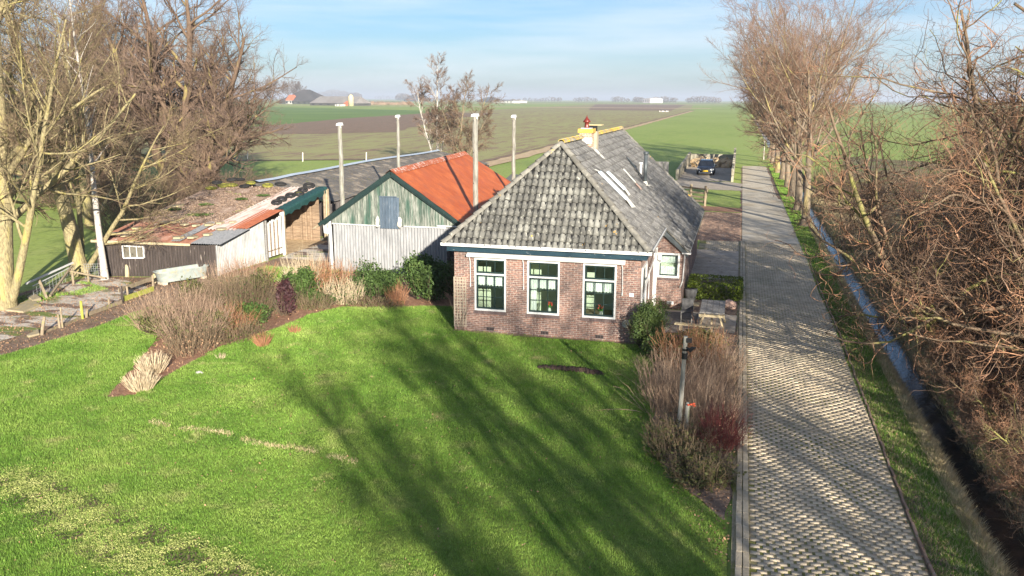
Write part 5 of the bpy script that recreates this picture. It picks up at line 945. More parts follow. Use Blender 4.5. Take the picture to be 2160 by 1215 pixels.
# broken gate with wire mesh
gt = thing('yard_gate', G(110, 625), 'broken gate with white top rail and wire mesh between the two lichen trees', 'gate')
p0 = Vector((*G(72, 640)[:2], .62)); p1 = Vector((*G(158, 605)[:2], .85)); mb = MB(); mb.bar(p0-Vector((.3, 0, .05)), p1, .06, .06); mb.bar(p0+Vector((0, 0, -.12)), p1+Vector((0, 0, -.14)), .03, .03); mb.build('top_rail', 'white_paint', gt)
q0 = Vector((*G(102, 640)[:2], 0)); mb = MB(); mb.bar(p0+(p1-p0)*.15, q0+Vector((.05, -.1, 0)), .09, .05); mb.bar(q0+Vector((.1, -.0, .12)), p1+Vector((0, -.05, -.12)), .08, .06); mb.build('brace', 'old_wood', gt)
mb = MB(); 
for i in range(14):
    a = p0.lerp(p1, i/13); mb.tube([tuple(a+Vector((0, 0, -.1))), tuple(a+Vector((.02*math.sin(i), 0, -.35))), tuple(a+Vector((0, 0, -.62)))], .006, 4)
for j in range(6): mb.tube([tuple(p0.lerp(p1, i/13)+Vector((0, .02*math.sin(i*2+j), -.12-.1*j))) for i in range(14)], .006, 4)
mb.build('wire_mesh', 'galvanised', gt)
gt = thing('wire_fence', G(195, 600), 'short wire netting and slanting rail between the second tree and the shed', 'fence')
p0 = Vector((*G(150, 612)[:2], .62)); p1 = Vector((*G(222, 602)[:2], .15)); mb = MB(); mb.bar(p0, p1, .1, .06); mb.build('rail', 'old_wood', gt)
p0 = Vector((*G(180, 598)[:2], .0)); p1 = Vector((*G(222, 596)[:2], .0)); mb = MB()
for i in range(10): a = p0.lerp(p1, i/9); mb.tube([tuple(a), tuple(a+Vector((.02*math.sin(i*2), .02, .35))), tuple(a+Vector((0, 0, .7)))], .007, 4)
for j in range(7): mb.tube([tuple(p0.lerp(p1, i/9)+Vector((0, .02*math.sin(i*2+j), .1*j+.05))) for i in range(10)], .007, 4)
mb.build('wire_mesh', 'galvanised', gt)
# dark plank fence between barn and house
f = thing('plank_fence', (-10.1, 34.6, 0), 'dark plank fence in shadow between green barn and farmhouse wall', 'fence'); mb = MB()
for i in range(11): mb.b2((-11.9, 34.6+.02*(i % 2), i*.14), (-8.95, 34.63+.02*(i % 2), i*.14+.13))
mb.build('planks', 'dark_boards', f); mb = MB(); [mb.b2((x, 34.5, 0), (x+.08, 34.58, 1.55)) for x in (-11.8, -10.3, -9.1)]; mb.build('post', 'dark_boards', f)
# ================================================================ GARDEN PLANTS, LEFT BED
twig_bush('twiggy_shrub', (-18.4, 25.0, 0), 1.1, 1.5, 1.5, 380, 'stem_pink', 'big pale twiggy shrub, leftmost and largest of the bed beside the stakes', 1, .008, .5, .12, .06, 4, group='bare shrubs of the left bed', leaf=('leaf_olive', 2600, .035, 3))
twig_bush('twiggy_shrub', (-16.8, 23.6, 0), .8, 1.1, 1.35, 300, 'stem_pink', 'tangled bare shrub in front of the big pale one', 2, .007, .6, .12, .05, 4, group='bare shrubs of the left bed', leaf=('leaf_olive', 1400, .04))
twig_bush('twiggy_shrub', (-16.9, 27.0, 0), 1.2, 1.0, 1.6, 300, 'twig_tan', 'straw coloured arching shrub left of the purple bush', 3, .007, .7, .10, .05, 4, group='bare shrubs of the left bed', leaf=('leaf_bright', 1300, .04), droop=.04)
twig_bush('twiggy_shrub', (-18.9, 29.6, 0), 1.2, 1.1, 1.7, 240, 'stem_pink', 'bare shrub in front of the white shed wall', 4, .007, .5, .08, .08, 3, group='bare shrubs of the left bed', leaf=('leaf_olive', 700, .04))
twig_bush('twiggy_shrub', (-15.6, 30.6, 0), .9, .8, 1.55, 190, 'stem_rust', 'upright reddish brown stems between purple bush and ivy', 5, .009, .35, .06, .1, 2, group='bare shrubs of the left bed', leaf=('leaf_bright', 900, .05))
twig_bush('twiggy_shrub', (-14.3, 29.4, 0), .7, .45, 1.2, 170, 'stem_straw', 'straw stems just left of the first ivy mound', 6, .008, .4, .09, .08, 2, group='bare shrubs of the left bed', leaf=('leaf_bright', 500, .045))
twig_bush('twiggy_shrub', (-17.2, 32.2, 0), 1.0, .7, 1.5, 150, 'stem_straw', 'tall thin pale stems in front of the barn corner post', 16, .008, .4, .07, .08, 2, group='bare shrubs of the left bed')
leaf_bush('leafy_shrub', (-16.0, 29.3, 0), (1.3, 1.1, 1.45), 2600, .055, 'leaf_bright', 'fresh green leafy shrub behind the purple bush', seed=11)
leaf_bush('leafy_shrub', (-15.9, 25.9, 0), (1.2, .9, .75), 1500, .05, 'leaf_bright', 'low green leafy plant in front of the purple bush', seed=12)
leaf_bush('leafy_shrub', (-18.0, 23.6, 0), (1.6, 1.2, .7), 1300, .045, 'leaf_olive', 'low dull green undergrowth below the big pale shrub', seed=13)
leaf_bush('leafy_shrub', (-14.9, 28.8, 0), (1.7, .6, .55), 1500, .05, 'leaf_bright', 'low leafy fringe below the reddish stems', seed=17)
leaf_bush('purple_shrub', (-15.45, 27.0, 0), (.75, .7, 1.35), 1700, .07, 'leaf_purple', 'dark purple leaved bush in the middle of the left bed', seed=14, lumps=5)
leaf_bush('ivy_hedge', (-13.15, 30.0, 0), (1.75, 1.2, 1.3), 6500, .055, 'leaf_ivy', 'rounded dark ivy mound left of the brown gap', seed=15, group='ivy mounds in front of the barn')
leaf_bush('ivy_hedge', (-11.35, 30.7, 0), (2.0, 1.5, 1.75), 8500, .06, 'leaf_ivy', 'larger ivy mound with yellow tips beside the bare bush', seed=16, group='ivy mounds in front of the barn', lumps=9)
leaf_bush('leafy_shrub', (-11.7, 30.9, .7), (1.0, .9, 1.1), 1200, .06, 'leaf_bright', 'bright yellow green shoots on top of the larger ivy mound', seed=19)
twig_bush('brown_stems', (-12.25, 29.75, 0), .3, .25, 1.0, 90, 'stem_rust', 'brown dead stems in the gap between the ivy mounds', 18, .007, .3, .08, .05, 2)
twig_bush('bare_bush', (-9.95, 31.2, 0), .25, .25, 1.9, 34, 'twig_tan', 'bare grey forked bush beside the farmhouse left corner', 20, .018, .6, .10, .02, 6)
leaf_bush('leafy_shrub', (-10.35, 31.0, .2), (1.0, .9, 1.5), 1200, .05, 'leaf_olive', 'dark leaves under the bare forked bush', seed=21)
for k_, (x_, y_, w_, h_, n_, m_, l_) in enumerate([(-17.6, 28.6, 1.6, 1.2, 1500, 'leaf_olive', 'dull green bramble patch in the middle of the left bed'), (-19.6, 27.6, 1.4, 1.0, 900, 'leaf_olive', 'green undergrowth at the back of the big pale shrub'), (-16.4, 24.4, 1.1, .8, 1100, 'leaf_olive', 'low olive leaves at the front of the tangled shrub'), (-13.9, 30.9, 1.1, 1.4, 1700, 'leaf_ivy', 'ivy spilling left from the first ivy mound')]):
    leaf_bush('leafy_shrub', (x_, y_, 0), (w_, w_*.8, h_), n_, .05, m_, l_, seed=90+k_)
for k_, (x_, y_, rx1, ry1, h_, n_, m_, l_) in enumerate([(-17.9, 27.3, .9, .9, 1.5, 170, 'twig_tan', 'brown arching stems behind the tangled shrub'), (-15.9, 22.2, .6, .9, .9, 150, 'twig_tan', 'low brown tangle between the big shrub and the cut clumps'), (-19.4, 31.2, 1.0, .7, 1.5, 120, 'stem_rust', 'rusty stems at the foot of the white shed wall'), (-14.9, 31.6, .8, .5, 1.5, 130, 'stem_pink', 'pale stems between ivy and barn corner')]):
    twig_bush('twiggy_shrub', (x_, y_, 0), rx1, ry1, h_, n_, m_, l_, 110+k_, .008, .6, .13, .04, 4, group='bare shrubs of the left bed', leaf=('dead_leaf', 350, .035))
for k_, (x_, y_, rx1, ry1, h_, n_, m_, l_) in enumerate([(-15.0, 28.2, .8, .4, .8, 120, 'twig_tan', 'low brown tangle along the lawn edge under the green shrub'), (-16.2, 25.0, .6, .7, 1.0, 130, 'stem_rust', 'rusty stems between the green plant and the purple bush'), (-12.9, 29.1, 1.3, .25, .5, 110, 'twig_tan', 'low dry fringe at the foot of the ivy mounds'), (-15.3, 23.9, .5, .9, .7, 120, 'twig_tan', 'low dry stems behind the rusty fan'), (-16.5, 30.6, .7, .6, 1.6, 110, 'stem_straw', 'pale straw stems behind the green leafy shrub')]):
    twig_bush('twiggy_shrub', (x_, y_, 0), rx1, ry1, h_, n_, m_, l_, 130+k_, .007, .6, .16, .04, 4, group='bare shrubs of the left bed', leaf=('leaf_olive', 500, .035))
# cut-back clumps
for k, (x, y, rr_, h, n, mt, lb_) in enumerate([(-15.05, 18.7, .42, .62, 300, 'stem_straw', 'nearest pale cut back grass clump at the tip of the bed'), (-15.75, 20.1, .45, .66, 300, 'stem_straw', 'second pale cut back clump behind the nearest one'), (-14.15, 23.3, .25, .55, 130, 'stem_rust', 'fan of rusty orange stems at the lawn edge'), (-13.95, 25.0, .2, .34, 80, 'stem_rust', 'small reddish tuft right of the rusty fan'), (-14.6, 21.7, .12, .25, 30, 'stem_straw', 'tiny pale tuft at the lawn edge')]):
    twig_bush('grass_clump', (x, y, 0), rr_*.6, rr_*.6, h, n, mt, lb_, 40+k, .008, .75, .05, .03, 0, cat='clump', K=4)
r = random.Random(2); mb = MB(); mb.blob((-14.4, 20.3, .03), (.14, .1, .07), r, 8, 5); mb.build('stone', 'stone_grey', smooth=True, label='white stone beside the cut back clumps', cat='stone')
# ================================================================ RIGHT BED AND PATIO
leaf_bush('conifer', (-2.45, 26.15, 0), (1.15, 1.15, 1.65), 22000, .026, 'leaf_conifer', 'round dark conifer at the front right corner of the farmhouse', seed=22, lumps=8)
leaf_bush('dark_shrub', (-1.8, 25.2, 0), (1.3, 1.1, .8), 3500, .04, 'leaf_conifer', 'low dark evergreen at the foot of the round conifer', seed=23)
leaf_bush('dark_shrub', (-.95, 26.6, 0), (1.7, .9, .75), 2200, .05, 'leaf_olive', 'dark low shrub in front of the plank table', seed=24)
gr = 'bare shrubs between lawn and lane'
twig_bush('twiggy_shrub', (-1.0, 24.6, 0), .75, .9, 1.45, 260, 'stem_rust', 'rusty brown shrub right below the plank table', 25, .007, .5, .1, .06, 3, group=gr, leaf=('leaf_olive', 900, .04))
twig_bush('twiggy_shrub', (-.15, 23.6, 0), .4, 1.0, 1.35, 200, 'stem_pink', 'pinkish shrub spilling towards the paved lane', 26, .007, .5, .1, .06, 3, group=gr)
twig_bush('twiggy_shrub', (-1.25, 21.6, 0), .7, 1.2, 1.5, 320, 'stem_pink', 'grey pink shrub left of the garden post', 27, .007, .55, .12, .05, 3, group=gr)
twig_bush('twiggy_shrub', (-.35, 20.6, 0), .6, 1.1, 1.4, 260, 'stem_pink', 'dense pink brown shrub right of the garden post', 28, .007, .5, .12, .05, 3, group=gr)
twig_bush('red_shrub', (-.05, 18.9, 0), .4, .7, 1.05, 210, 'stem_red', 'dark red stemmed dogwood at the lane edge', 29, .006, .6, .16, .04, 4, group=gr, leaf=('dead_leaf', 200, .03))
twig_bush('twiggy_shrub', (-.95, 18.3, 0), .55, .9, 1.0, 210, 'twig_tan', 'brown shrub at the foot of the garden post', 30, .007, .6, .14, .03, 3, group=gr, leaf=('leaf_olive', 1500, .04))
twig_bush('twiggy_shrub', (-.4, 17.0, 0), .55, .7, .7, 190, 'twig_tan', 'lowest dry shrub at the near end of the bed', 32, .006, .7, .16, .02, 3, group=gr, leaf=('leaf_olive', 1800, .04))
twig_bush('arching_shoots', (-1.75, 20.6, 0), .2, .3, 1.5, 9, 'stem_pink', 'few long pale shoots curling out over the lawn', 33, .008, 1.8, .16, -.09, 1)
leaf_bush('box_hedge', (-.62, 34.7, 0), (2.05, 2.1, .62), 9000, .035, 'leaf_box', 'clipped low box hedge square beside the lane', cat='hedge', seed=34, box=True, hollow=(.6, .45))
# garden post with fittings
gp = thing('garden_post', (-.92, 18.9, 0), 'grey wooden post with black lamp and bracket among the pink shrubs', 'post')
mb = MB(); mb.tube([(-.98, 18.9, -.1), (-.95, 18.9, 1.2), (-.92, 18.9, 2.5)], [.055, .052, .048], 10); mb.build('shaft', 'post_wood', gp)
mb = MB(); mb.tube([(-.925, 18.9, 1.98), (-.922, 18.9, 2.12)], .065, 10); mb.tube([(-.922, 18.9, 2.17), (-.922, 18.9, 2.22)], .065, 10); mb.build('band', 'black', gp)
mb = MB(); mb.bar((-.9, 18.86, 2.42), (-.78, 18.86, 2.42), .05, .1); mb.tube([(-.9, 18.86, 2.26), (-.8, 18.8, 2.24), (-.72, 18.75, 2.28)], .014, 6); mb.tube([(-.82, 18.8, 2.2), (-.76, 18.78, 2.27), (-.68, 18.74, 2.3)], [.05, .045, .01], 8); mb.build('lamp', 'black', gp)
mb = MB(); mb.tube([(-.80, 18.8, -.1), (-.80, 18.8, .9)], .05, 8); mb.tube([(-.80, 18.8, .9), (-.80, 18.78, 1.0)], [.06, .03], 8); mb.build('stump_post', 'post_wood', label='shorter stump post right beside the garden post', cat='post')
mb = MB(); r = random.Random(3); [mb.blob((-.72+r.uniform(-.1, .1), 18.7+r.uniform(-.05, .05), .98+r.uniform(-.04, .04)), (.035, .02, .022), r, 6, 4, .3) for _ in range(4)]
M('orange_berry', [(.3, (.5, .07, .03)), (.7, (.6, .12, .06))], scale=9); mb.build('orange_ribbon', 'orange_berry', label='bright orange ribbon tied by the stump post', cat='ribbon')
# plank table
pt = thing('picnic_table', (-.58, 29.5, 0), 'weathered grey plank table behind the right bed', 'table')
mb = MB(); [mb.b2((-.98+i*.205, 28.6, .70+.003*(i % 2)), (-.785+i*.205, 30.5, .74+.003*(i % 2))) for i in range(4)]; mb.build('tabletop', 'grey_wood', pt)
for y in (28.75, 30.3):
    for sx_ in (-1, 1): mb = MB(); mb.bar((-.58+sx_*.45, y, 0), (-.58+sx_*.22, y, .70), .05, .09, (0, 1, 0)); mb.build('leg', 'slab_stone', pt)
    mb = MB(); mb.bar((-1.0, y-.05, .60), (-.16, y-.05, .60), .05, .08); mb.build('crossbar', 'slab_stone', pt)
mb = MB(); mb.bar((-.58, 28.8, .32), (-.58, 30.2, .32), .05, .08); mb.build('stretcher', 'slab_stone', pt)
gc = thing('garden_chair', (-1.45, 29.9, 0), 'dark garden chair left of the plank table', 'chair'); mb = MB(); mb.b2((-1.66, 29.75, .4), (-1.26, 30.15, .44)); mb.build('seat', 'slate', gc); mb = MB(); mb.bar((-1.46, 30.16, .42), (-1.46, 30.26, .8), .40, .04, (0, 1, 0)); mb.build('backrest', 'slate', gc)
for x in (-1.64, -1.28):
    for y in (29.77, 30.12): mb = MB(); mb.bar((x, y, 0), (x, y, .4), .03, .03); mb.build('leg', 'grey_wood', gc)
bn = thing('plank_bench', (-1.1, 28.2, 0), 'pale plank bench on the patio in front of the plank table', 'bench'); mb = MB(); mb.bar((-1.75, 28.35, .36), (-.35, 28.15, .36), .20, .05); mb.build('seat', 'slab_stone', bn)
for x in (-1.55, -.55): mb = MB(); mb.box((x, 28.3-.12*(x+1.6), .165), (.1, .16, .33)); mb.build('leg', 'old_wood', bn)
r = random.Random(7); mb = MB(); mb.blob((-.05, 32.55, .12), (.30, .24, .22), r, 10, 7, .08); mb.build('boulder', 'stone_pink', smooth=True, label='rounded pinkish boulder in front of the box hedge', cat='boulder')
mb = MB(); mb.blob((.1, 23.9, .12), (.14, .13, .15), r, 8, 6, .12); mb.build('boulder', 'slab_stone', smooth=True, label='small yellowish stone at the lane kerb beside the shrubs', cat='stone')
mb = MB(); mb.b2((-1.6, 32.5, 0), (-1.15, 33.0, .05)); mb.b2((-1.75, 31.9, 0), (-1.3, 32.4, .045)); mb.build('paving_slab', 'slab_stone', label='mossy paving slabs beside the bay of the farmhouse', cat='slab')
bk = thing('planter', (-1.5, 33.6, 0), 'dark round planter at the right corner of the bay', 'planter'); mb = MB(); mb.tube([(-1.52, 33.4, 0), (-1.52, 33.4, .3), (-1.52, 33.4, .48), (-1.52, 33.4, .46), (-1.52, 33.4, .35)], [.17, .24, .26, .22, .2], 14, False); mb.build('tub', 'slate', bk, smooth=True); mb = MB(); mb.tube([(-1.52, 33.4, .34), (-1.52, 33.4, .35)], .21, 12); mb.build('soil_fill', 'soil', bk)
# wooden hurdle / log rack behind the house
rk = thing('wooden_gate', (-2.4, 65, 0), 'pale rail gate and posts standing beyond the rear corner of the roof', 'gate')
mb = MB(); a = Vector((-5.5, 67.5, 0)); b = Vector((-2.25, 64.8, 0))
for z in (.35, .65, .95, 1.25): mb.bar(a+Vector((0, 0, z)), b+Vector((0, 0, z)), .06, .12)
mb.build('rails', 'old_wood', rk)
for k in range(4): c = a.lerp(b, k/3); mb = MB(); mb.tube([tuple(c), tuple(c+Vector((0, 0, 1.5)))], .09, 7); mb.build('post', 'old_wood', rk)
mb = MB(); mb.bar(b+Vector((.0, 0, .2)), b+Vector((.15, .6, 1.3)), .08, .08); mb.build('brace', 'old_wood', rk)
cw = thing('panel_wall', (-7.6, 85, 0), 'grey upright panel wall showing behind the tiled roof', 'wall')
for i in range(6): mb = MB(); mb.b2((-9.6+i*.5, 86+.02*(i % 2), 0), (-9.13+i*.5, 86.1, 1.75)); mb.build('panel', 'grey_wood', cw)
# ---- silage bunker with car
bu_ = thing('silage_bunker', (-3.2, 97, 0), 'open concrete bunker with side walls around the parked car', 'bunker')
M('bunker_wall', [(.3, (.30, .27, .20)), (.6, (.44, .40, .30)), (.8, (.50, .44, .26))], scale=1.2, bump=.02, patch=[(.8, .52, .66, (.20, .17, .12))])
for i in range(11):
    y = 86.5+i*2.; h = .95+.05*i; mb = MB(); mb.b2((-5.95, y, 0), (-5.72, y+1.96, h)); mb.build('left_wall', 'bunker_wall', bu_, bevel=.02)
for i in range(12): y = 85.4+i*2.; h = 1.25+.07*i; mb = MB(); mb.b2((-.65, y, 0), (-.42, y+1.96, h)); mb.build('right_wall', 'bunker_wall', bu_, bevel=.02)
mb = MB(); mb.b2((-5.95, 109.2, 0), (-.42, 109.4, 1.2)); mb.build('back_wall', 'bunker_wall', bu_)
r = random.Random(6); mb = MB()
for i in range(20): mb.blob((r.uniform(-5.3, -1), r.uniform(103, 108.6), r.uniform(.1, .5)), (r.uniform(.4, .9), r.uniform(.4, .9), r.uniform(.3, .6)), r, 9, 6, .25)
mb.build('silage_heap', 'straw_track', label='low heap of earth and straw behind the car in the bunker', cat='heap')
def make_car(cx, cy):
    t = thing('car', (cx, cy, 0), 'dark blue estate car facing the camera inside the concrete bunker', 'car')
    # body by cross sections along y (front at low y)
    S = [(0, .66, .35, .62), (.06, .80, .28, .72), (.5, .88, .22, .86), (1.1, .90, .20, .95), (3.0, .91, .20, 1.0), (4.2, .90, .22, 1.0), (4.6, .84, .3, .95), (4.68, .74, .4, .8)]
    V = []; K = 12
    for (y, w_, zl, zh) in S:
        for k in range(K):
            th = 2*math.pi*(k+.5)/K; x = w_*np.sign(math.cos(th))*abs(math.cos(th))**.45; z = (zl+zh)/2+(zh-zl)/2*np.sign(math.sin(th))*abs(math.sin(th))**.45; V.append((cx+x, cy+y, z))
    n = len(S); Fq = [(i*K+k, i*K+(k+1) % K, (i+1)*K+(k+1) % K, (i+1)*K+k) for i in range(n-1) for k in range(K)]; me = MB(); me.add(V, [tuple(f) for f in Fq]+[tuple(range(K))[::-1], tuple((n-1)*K+k for k in range(K))]); me.build('body', 'car_paint', t, smooth=True)
    mb = MB(); mb.add([(cx+s*w_, cy+y, z) for (y, w_, z) in ((1.15, .80, .92), (1.95, .60, 1.42), (3.9, .60, 1.44), (4.55, .74, .98)) for s in (-1, 1)], [(0, 1, 3, 2), (0, 2, 4, 6), (1, 7, 5, 3), (4, 5, 7, 6)]); mb.build('window', 'car_glass', t)
    mb = MB(); mb.add([(cx+s*w_, cy+y, z) for (y, w_, z) in ((1.9, .62, 1.425), (2.3, .62, 1.47), (3.6, .61, 1.47), (4.0, .60, 1.44)) for s in (-1, 1)], [(0, 1, 3, 2), (2, 3, 5, 4), (4, 5, 7, 6)]); [mb.bar((cx+s*.82, cy+1.12, .93), (cx+s*.61, cy+1.93, 1.43), .06, .05) for s in (-1, 1)]; mb.build('cabin_roof', 'car_paint', t)
    for s in (-1, 1):
        mb = MB(); mb.add([(cx+s*.82, cy+.12, .70), (cx+s*.50, cy-.0, .66), (cx+s*.48, cy+.0, .56), (cx+s*.80, cy+.07, .58)], [(0, 1, 2, 3)]); mb.add([(cx+s*.82, cy+.11, .70), (cx+s*.50, cy-.02, .66), (cx+s*.48, cy-.02, .56), (cx+s*.80, cy+.05, .58), (cx+s*.86, cy+.4, .72), (cx+s*.86, cy+.35, .62)], [(0, 1, 2, 3), (0, 4, 5, 3)]); mb.build('headlight', 'headlight', t)
        mb = MB(); mb.box((cx+s*.98, cy+1.35, .98), (.2, .12, .13)); mb.build('mirror', 'car_paint', t, bevel=.03)
        mb = MB(); mb.tube([(cx+s*.62, cy-.02, .36), (cx+s*.62, cy+.03, .36)], .055, 10); mb.build('fog_light', 'headlight', t)
        for y in (.85, 3.75):
            mb = MB(); mb.torus((cx+s*.80, cy+y, .33), .24, .10, (1, 0, 0), 20, 8, 1.1); w_ = mb.build('wheel', 'tyre', t, smooth=True); mb = MB(); mb.tube([(cx+s*.78, cy+y, .33), (cx+s*.87, cy+y, .33)], .19, 14); mb.build('rim', 'chrome', w_)
    mb = MB(); mb.b2((cx-.42, cy-.045, .34), (cx+.42, cy-.01, .68)); g = mb.build('grille', 'black', t, bevel=.03); mb = MB(); [mb.b2((cx-.4, cy-.055, .40+i*.05), (cx+.4, cy-.046, .41+i*.05)) for i in range(5)]; [mb.torus((cx-.12+i*.08, cy-.065, .62), .04, .007, (0, 1, 0), 14, 5) for i in range(4)]; mb.build('trim', 'chrome', g)
    mb = MB(); mb.b2((cx-.26, cy-.075, .42), (cx+.26, cy-.058, .53)); p = mb.build('number_plate', 'plate_yellow', t); mb = MB(); mb.b2((cx-.7, cy-.02, .24), (cx+.7, cy+.01, .30)); mb.build('bumper_trim', 'chrome', t)
make_car(-3.32, 92.0)
# ================================================================ TREES
UP1 = lambda t: .45+1.0*np.sin(np.pi*np.clip(t, 0, 1)**.8)
# lane trees: clear trunk, dense upswept reddish crown
def lane_tree(name, x, y, seed, label, H=15.5, r=.30, n1=9):
    return tree(name, (x, y, 0), label, 'tree', 'bark_lane', 'twig_lane', seed, H=H, r=r, stems=[(.02, 0, 1, .62, 1)], trunk_wig=.03, K0=12, rmin=.006, flare=1.35, group='row of bare trees along the lane',
        spec=[dict(m=15, t0=.27, t1=1., ang=.80, angj=.12, lr=.85, lj=.15, rr=.5, K=11, wig=.06, up=.075, taper=.25, S=7, part='trunk', shape=lambda t: .80+.18*t),
              dict(m=9, t0=.12, ang=.75, angj=.2, lr=.40, lj=.35, rr=.5, K=7, wig=.10, up=.03, S=4, part='branch'),
              dict(m=9, t0=.1, ang=.65, angj=.2, lr=.45, rr=.5, K=5, wig=.14, up=.04, S=3), dict(m=6, t0=.1, ang=.6, angj=.25, lr=.55, rr=.7, K=4, wig=.18, up=.04, S=3)])
t1 = lane_tree('lane_tree', 4.15, 55.8, 1, 'nearest bare tree of the row along the lane, with grey trunk', 15.5, .27)
t2 = lane_tree('lane_tree', 4.2, 63.8, 2, 'second bare tree of the lane row, yellow lichen trunk', 15.0, .30)
t3 = lane_tree('lane_tree', 4.25, 73.3, 3, 'third bare tree of the lane row', 14.5, .33)
lt_l = ['fourth bare tree of the lane row counting from the near end', 'fifth bare tree of the lane row counting from the near end', 'sixth bare tree of the lane row counting from the near end', 'seventh bare tree of the lane row counting from the near end', 'eighth bare tree of the lane row counting from the near end', 'farthest bare tree of the lane row']
for k, (s, x, y, sc_) in enumerate([(t1, 4.3, 81, .98), (t2, 4.2, 89, 1.0), (t3, 4.1, 97, .95), (t1, 4.1, 104.5, .95), (t2, 4.0, 113, .92), (t3, 3.9, 122, .9)]):
    copy_tree(s, (x, y, 0), 1.3+k*1.1, lt_l[k], sc_)
tree('slender_tree', (3.1, 119, 0), 'slim pale sapling at the far end of the lane', 'tree', 'bark_birch', 'twig_tan', 9, H=6, r=.08, spec=[dict(m=10, t0=.3, ang=.6, lr=.3, rr=.5, K=4, wig=.1, up=.05, S=3), dict(m=5, ang=.6, lr=.5, rr=.6, K=3, wig=.1, up=.05)])
# curly willows beyond the ditch
def curly(x, y, seed, label, H=6.5, r=.17, stems=None, n1=9, c2=9, c3=7):
    st = stems or [(.5, .2, 1, 1, 1), (-.7, -.3, 1, .95, .9), (.1, -.8, 1, .9, .8), (-.3, .8, 1, .9, .8)]
    return tree('corkscrew_willow', (x, y, 0), label, 'tree', 'bark_willow', 'twig_willow', seed, H=H, r=r, stems=st, trunk_wig=.11, K0=16, rmin=.003, group='corkscrew willows beyond the ditch',
        spec=[dict(m=n1, t0=.12, t1=.97, ang=.75, angj=.2, lr=.46, lj=.3, rr=.5, K=11, wig=.24, up=.045, taper=.35, S=6, part='branch'),
              dict(m=c2, t0=.08, ang=.8, angj=.25, lr=.46, lj=.35, rr=.5, K=10, wig=.36, up=.05, taper=.4, S=4), dict(m=c3, t0=.05, ang=.8, angj=.3, lr=.55, lj=.35, rr=.7, K=9, wig=.46, up=.05, taper=.4, S=3)])
curly(6.8, 26.8, 11, 'corkscrew willow in the middle of the far ditch bank', 9.6, .17, n1=12, c3=9)
curly(12.3, 19.0, 12, 'tall corkscrew willow with thick lichen limbs at the right edge', 12.0, .17, [(-.40, .1, 1, 1, 1), (-.8, -.1, .9, .85, .8), (.3, -.3, 1, .95, .8), (-.5, .5, .9, .9, .8), (-.8, .0, .6, .8, .7), (-.7, -.3, .8, .9, .7), (.2, .5, 1, 1, .8)], n1=13, c3=9)
curly(10.3, 25.2, 14, 'corkscrew willow set back from the ditch', 12.2, .19, n1=15, c2=10, c3=9)
curly(14.0, 24, 19, 'tallest corkscrew willow farthest to the right', 13.5, .20, [(-.3, 0, 1, 1, 1), (-.7, .2, 1, .9, .8), (.2, -.5, 1, 1, .8), (-.6, -.5, 1, .95, .8)], n1=15, c2=9, c3=9)
curly(8.6, 11.8, 15, 'corkscrew willow low over the near ditch corner', 5.6, .12, [(-.8, .1, .8, .85, .9), (-.9, .5, .4, .9, .8), (.3, .2, 1, 1, .8), (-.9, -.2, .5, .8, .8)], n1=9, c2=8, c3=8)
curly(14.5, 39, 17, 'corkscrew willow in the rough field behind the others', 9.2, .15, n1=11, c2=8, c3=7)
curly(13.2, 47, 41, 'corkscrew willow out in the rough field beyond the first lane tree', 10.5, .15, n1=12, c2=9, c3=7)
curly(12.0, 36, 42, 'corkscrew willow inland of the corkscrew thickets', 10.0, .15, n1=12, c2=9, c3=8)
curly(17.5, 58, 43, 'farthest corkscrew willow in the rough field', 11.0, .16, n1=12, c2=8, c3=7)
# low brushwood along the far bank
lw = curly(6.5, 22.0, 31, 'low corkscrew thicket on the bank below the tall willow', 2.1, .05, [(-.5, .3, 1, 1, 1), (.6, -.3, 1, 1, 1), (.0, .8, .9, 1, 1), (-.3, -.8, .8, 1, 1), (.7, .5, .9, 1, .9), (-.8, -.1, .7, .9, .9)], n1=12, c2=9, c3=7)
for k, (x, y, s, l) in enumerate([(6.6, 18.8, 1.0, 'low corkscrew thicket nearest the near ditch corner'), (6.4, 25.0, .95, 'low corkscrew thicket in front of the middle willow'), (7.2, 28.8, 1.1, 'low corkscrew thicket just behind the middle willow'), (6.9, 31.8, 1.1, 'low corkscrew thicket between middle willow and the brown bushes'), (7.9, 22.6, 1.3, 'low corkscrew thicket second row below the tall willow'), (6.3, 15.8, .8, 'smallest corkscrew thicket at the near water edge'), (9.2, 26.2, 1.6, 'larger corkscrew thicket inland of the middle willow'), (8.8, 32.5, 1.5, 'larger corkscrew thicket inland beyond the middle willow'), (8.0, 19.6, 1.2, 'corkscrew thicket second row near the tall willow'), (6.15, 17.3, .75, 'small corkscrew thicket at the water edge before the tall willow'), (6.1, 20.4, .8, 'small corkscrew thicket overhanging the water halfway'), (6.2, 23.6, .85, 'small corkscrew thicket overhanging the water near the middle willow'), (6.3, 14.2, .8, 'corkscrew thicket low in the bottom right corner')]):
    copy_tree(lw, (x, y, 0), k*1.37, l, s, 'low corkscrew thickets on the far bank')
lw['group'] = 'low corkscrew thickets on the far bank'
gb_ = 'brown bushes on the far ditch bank'
b1 = twig_bush('bank_bush', (7.0, 36, 0), 1.0, 2.0, 1.7, 260, 'twig_brown', 'brown bush on the far bank nearest the corkscrew thickets', 51, .009, .9, .22, .03, 5, group=gb_)
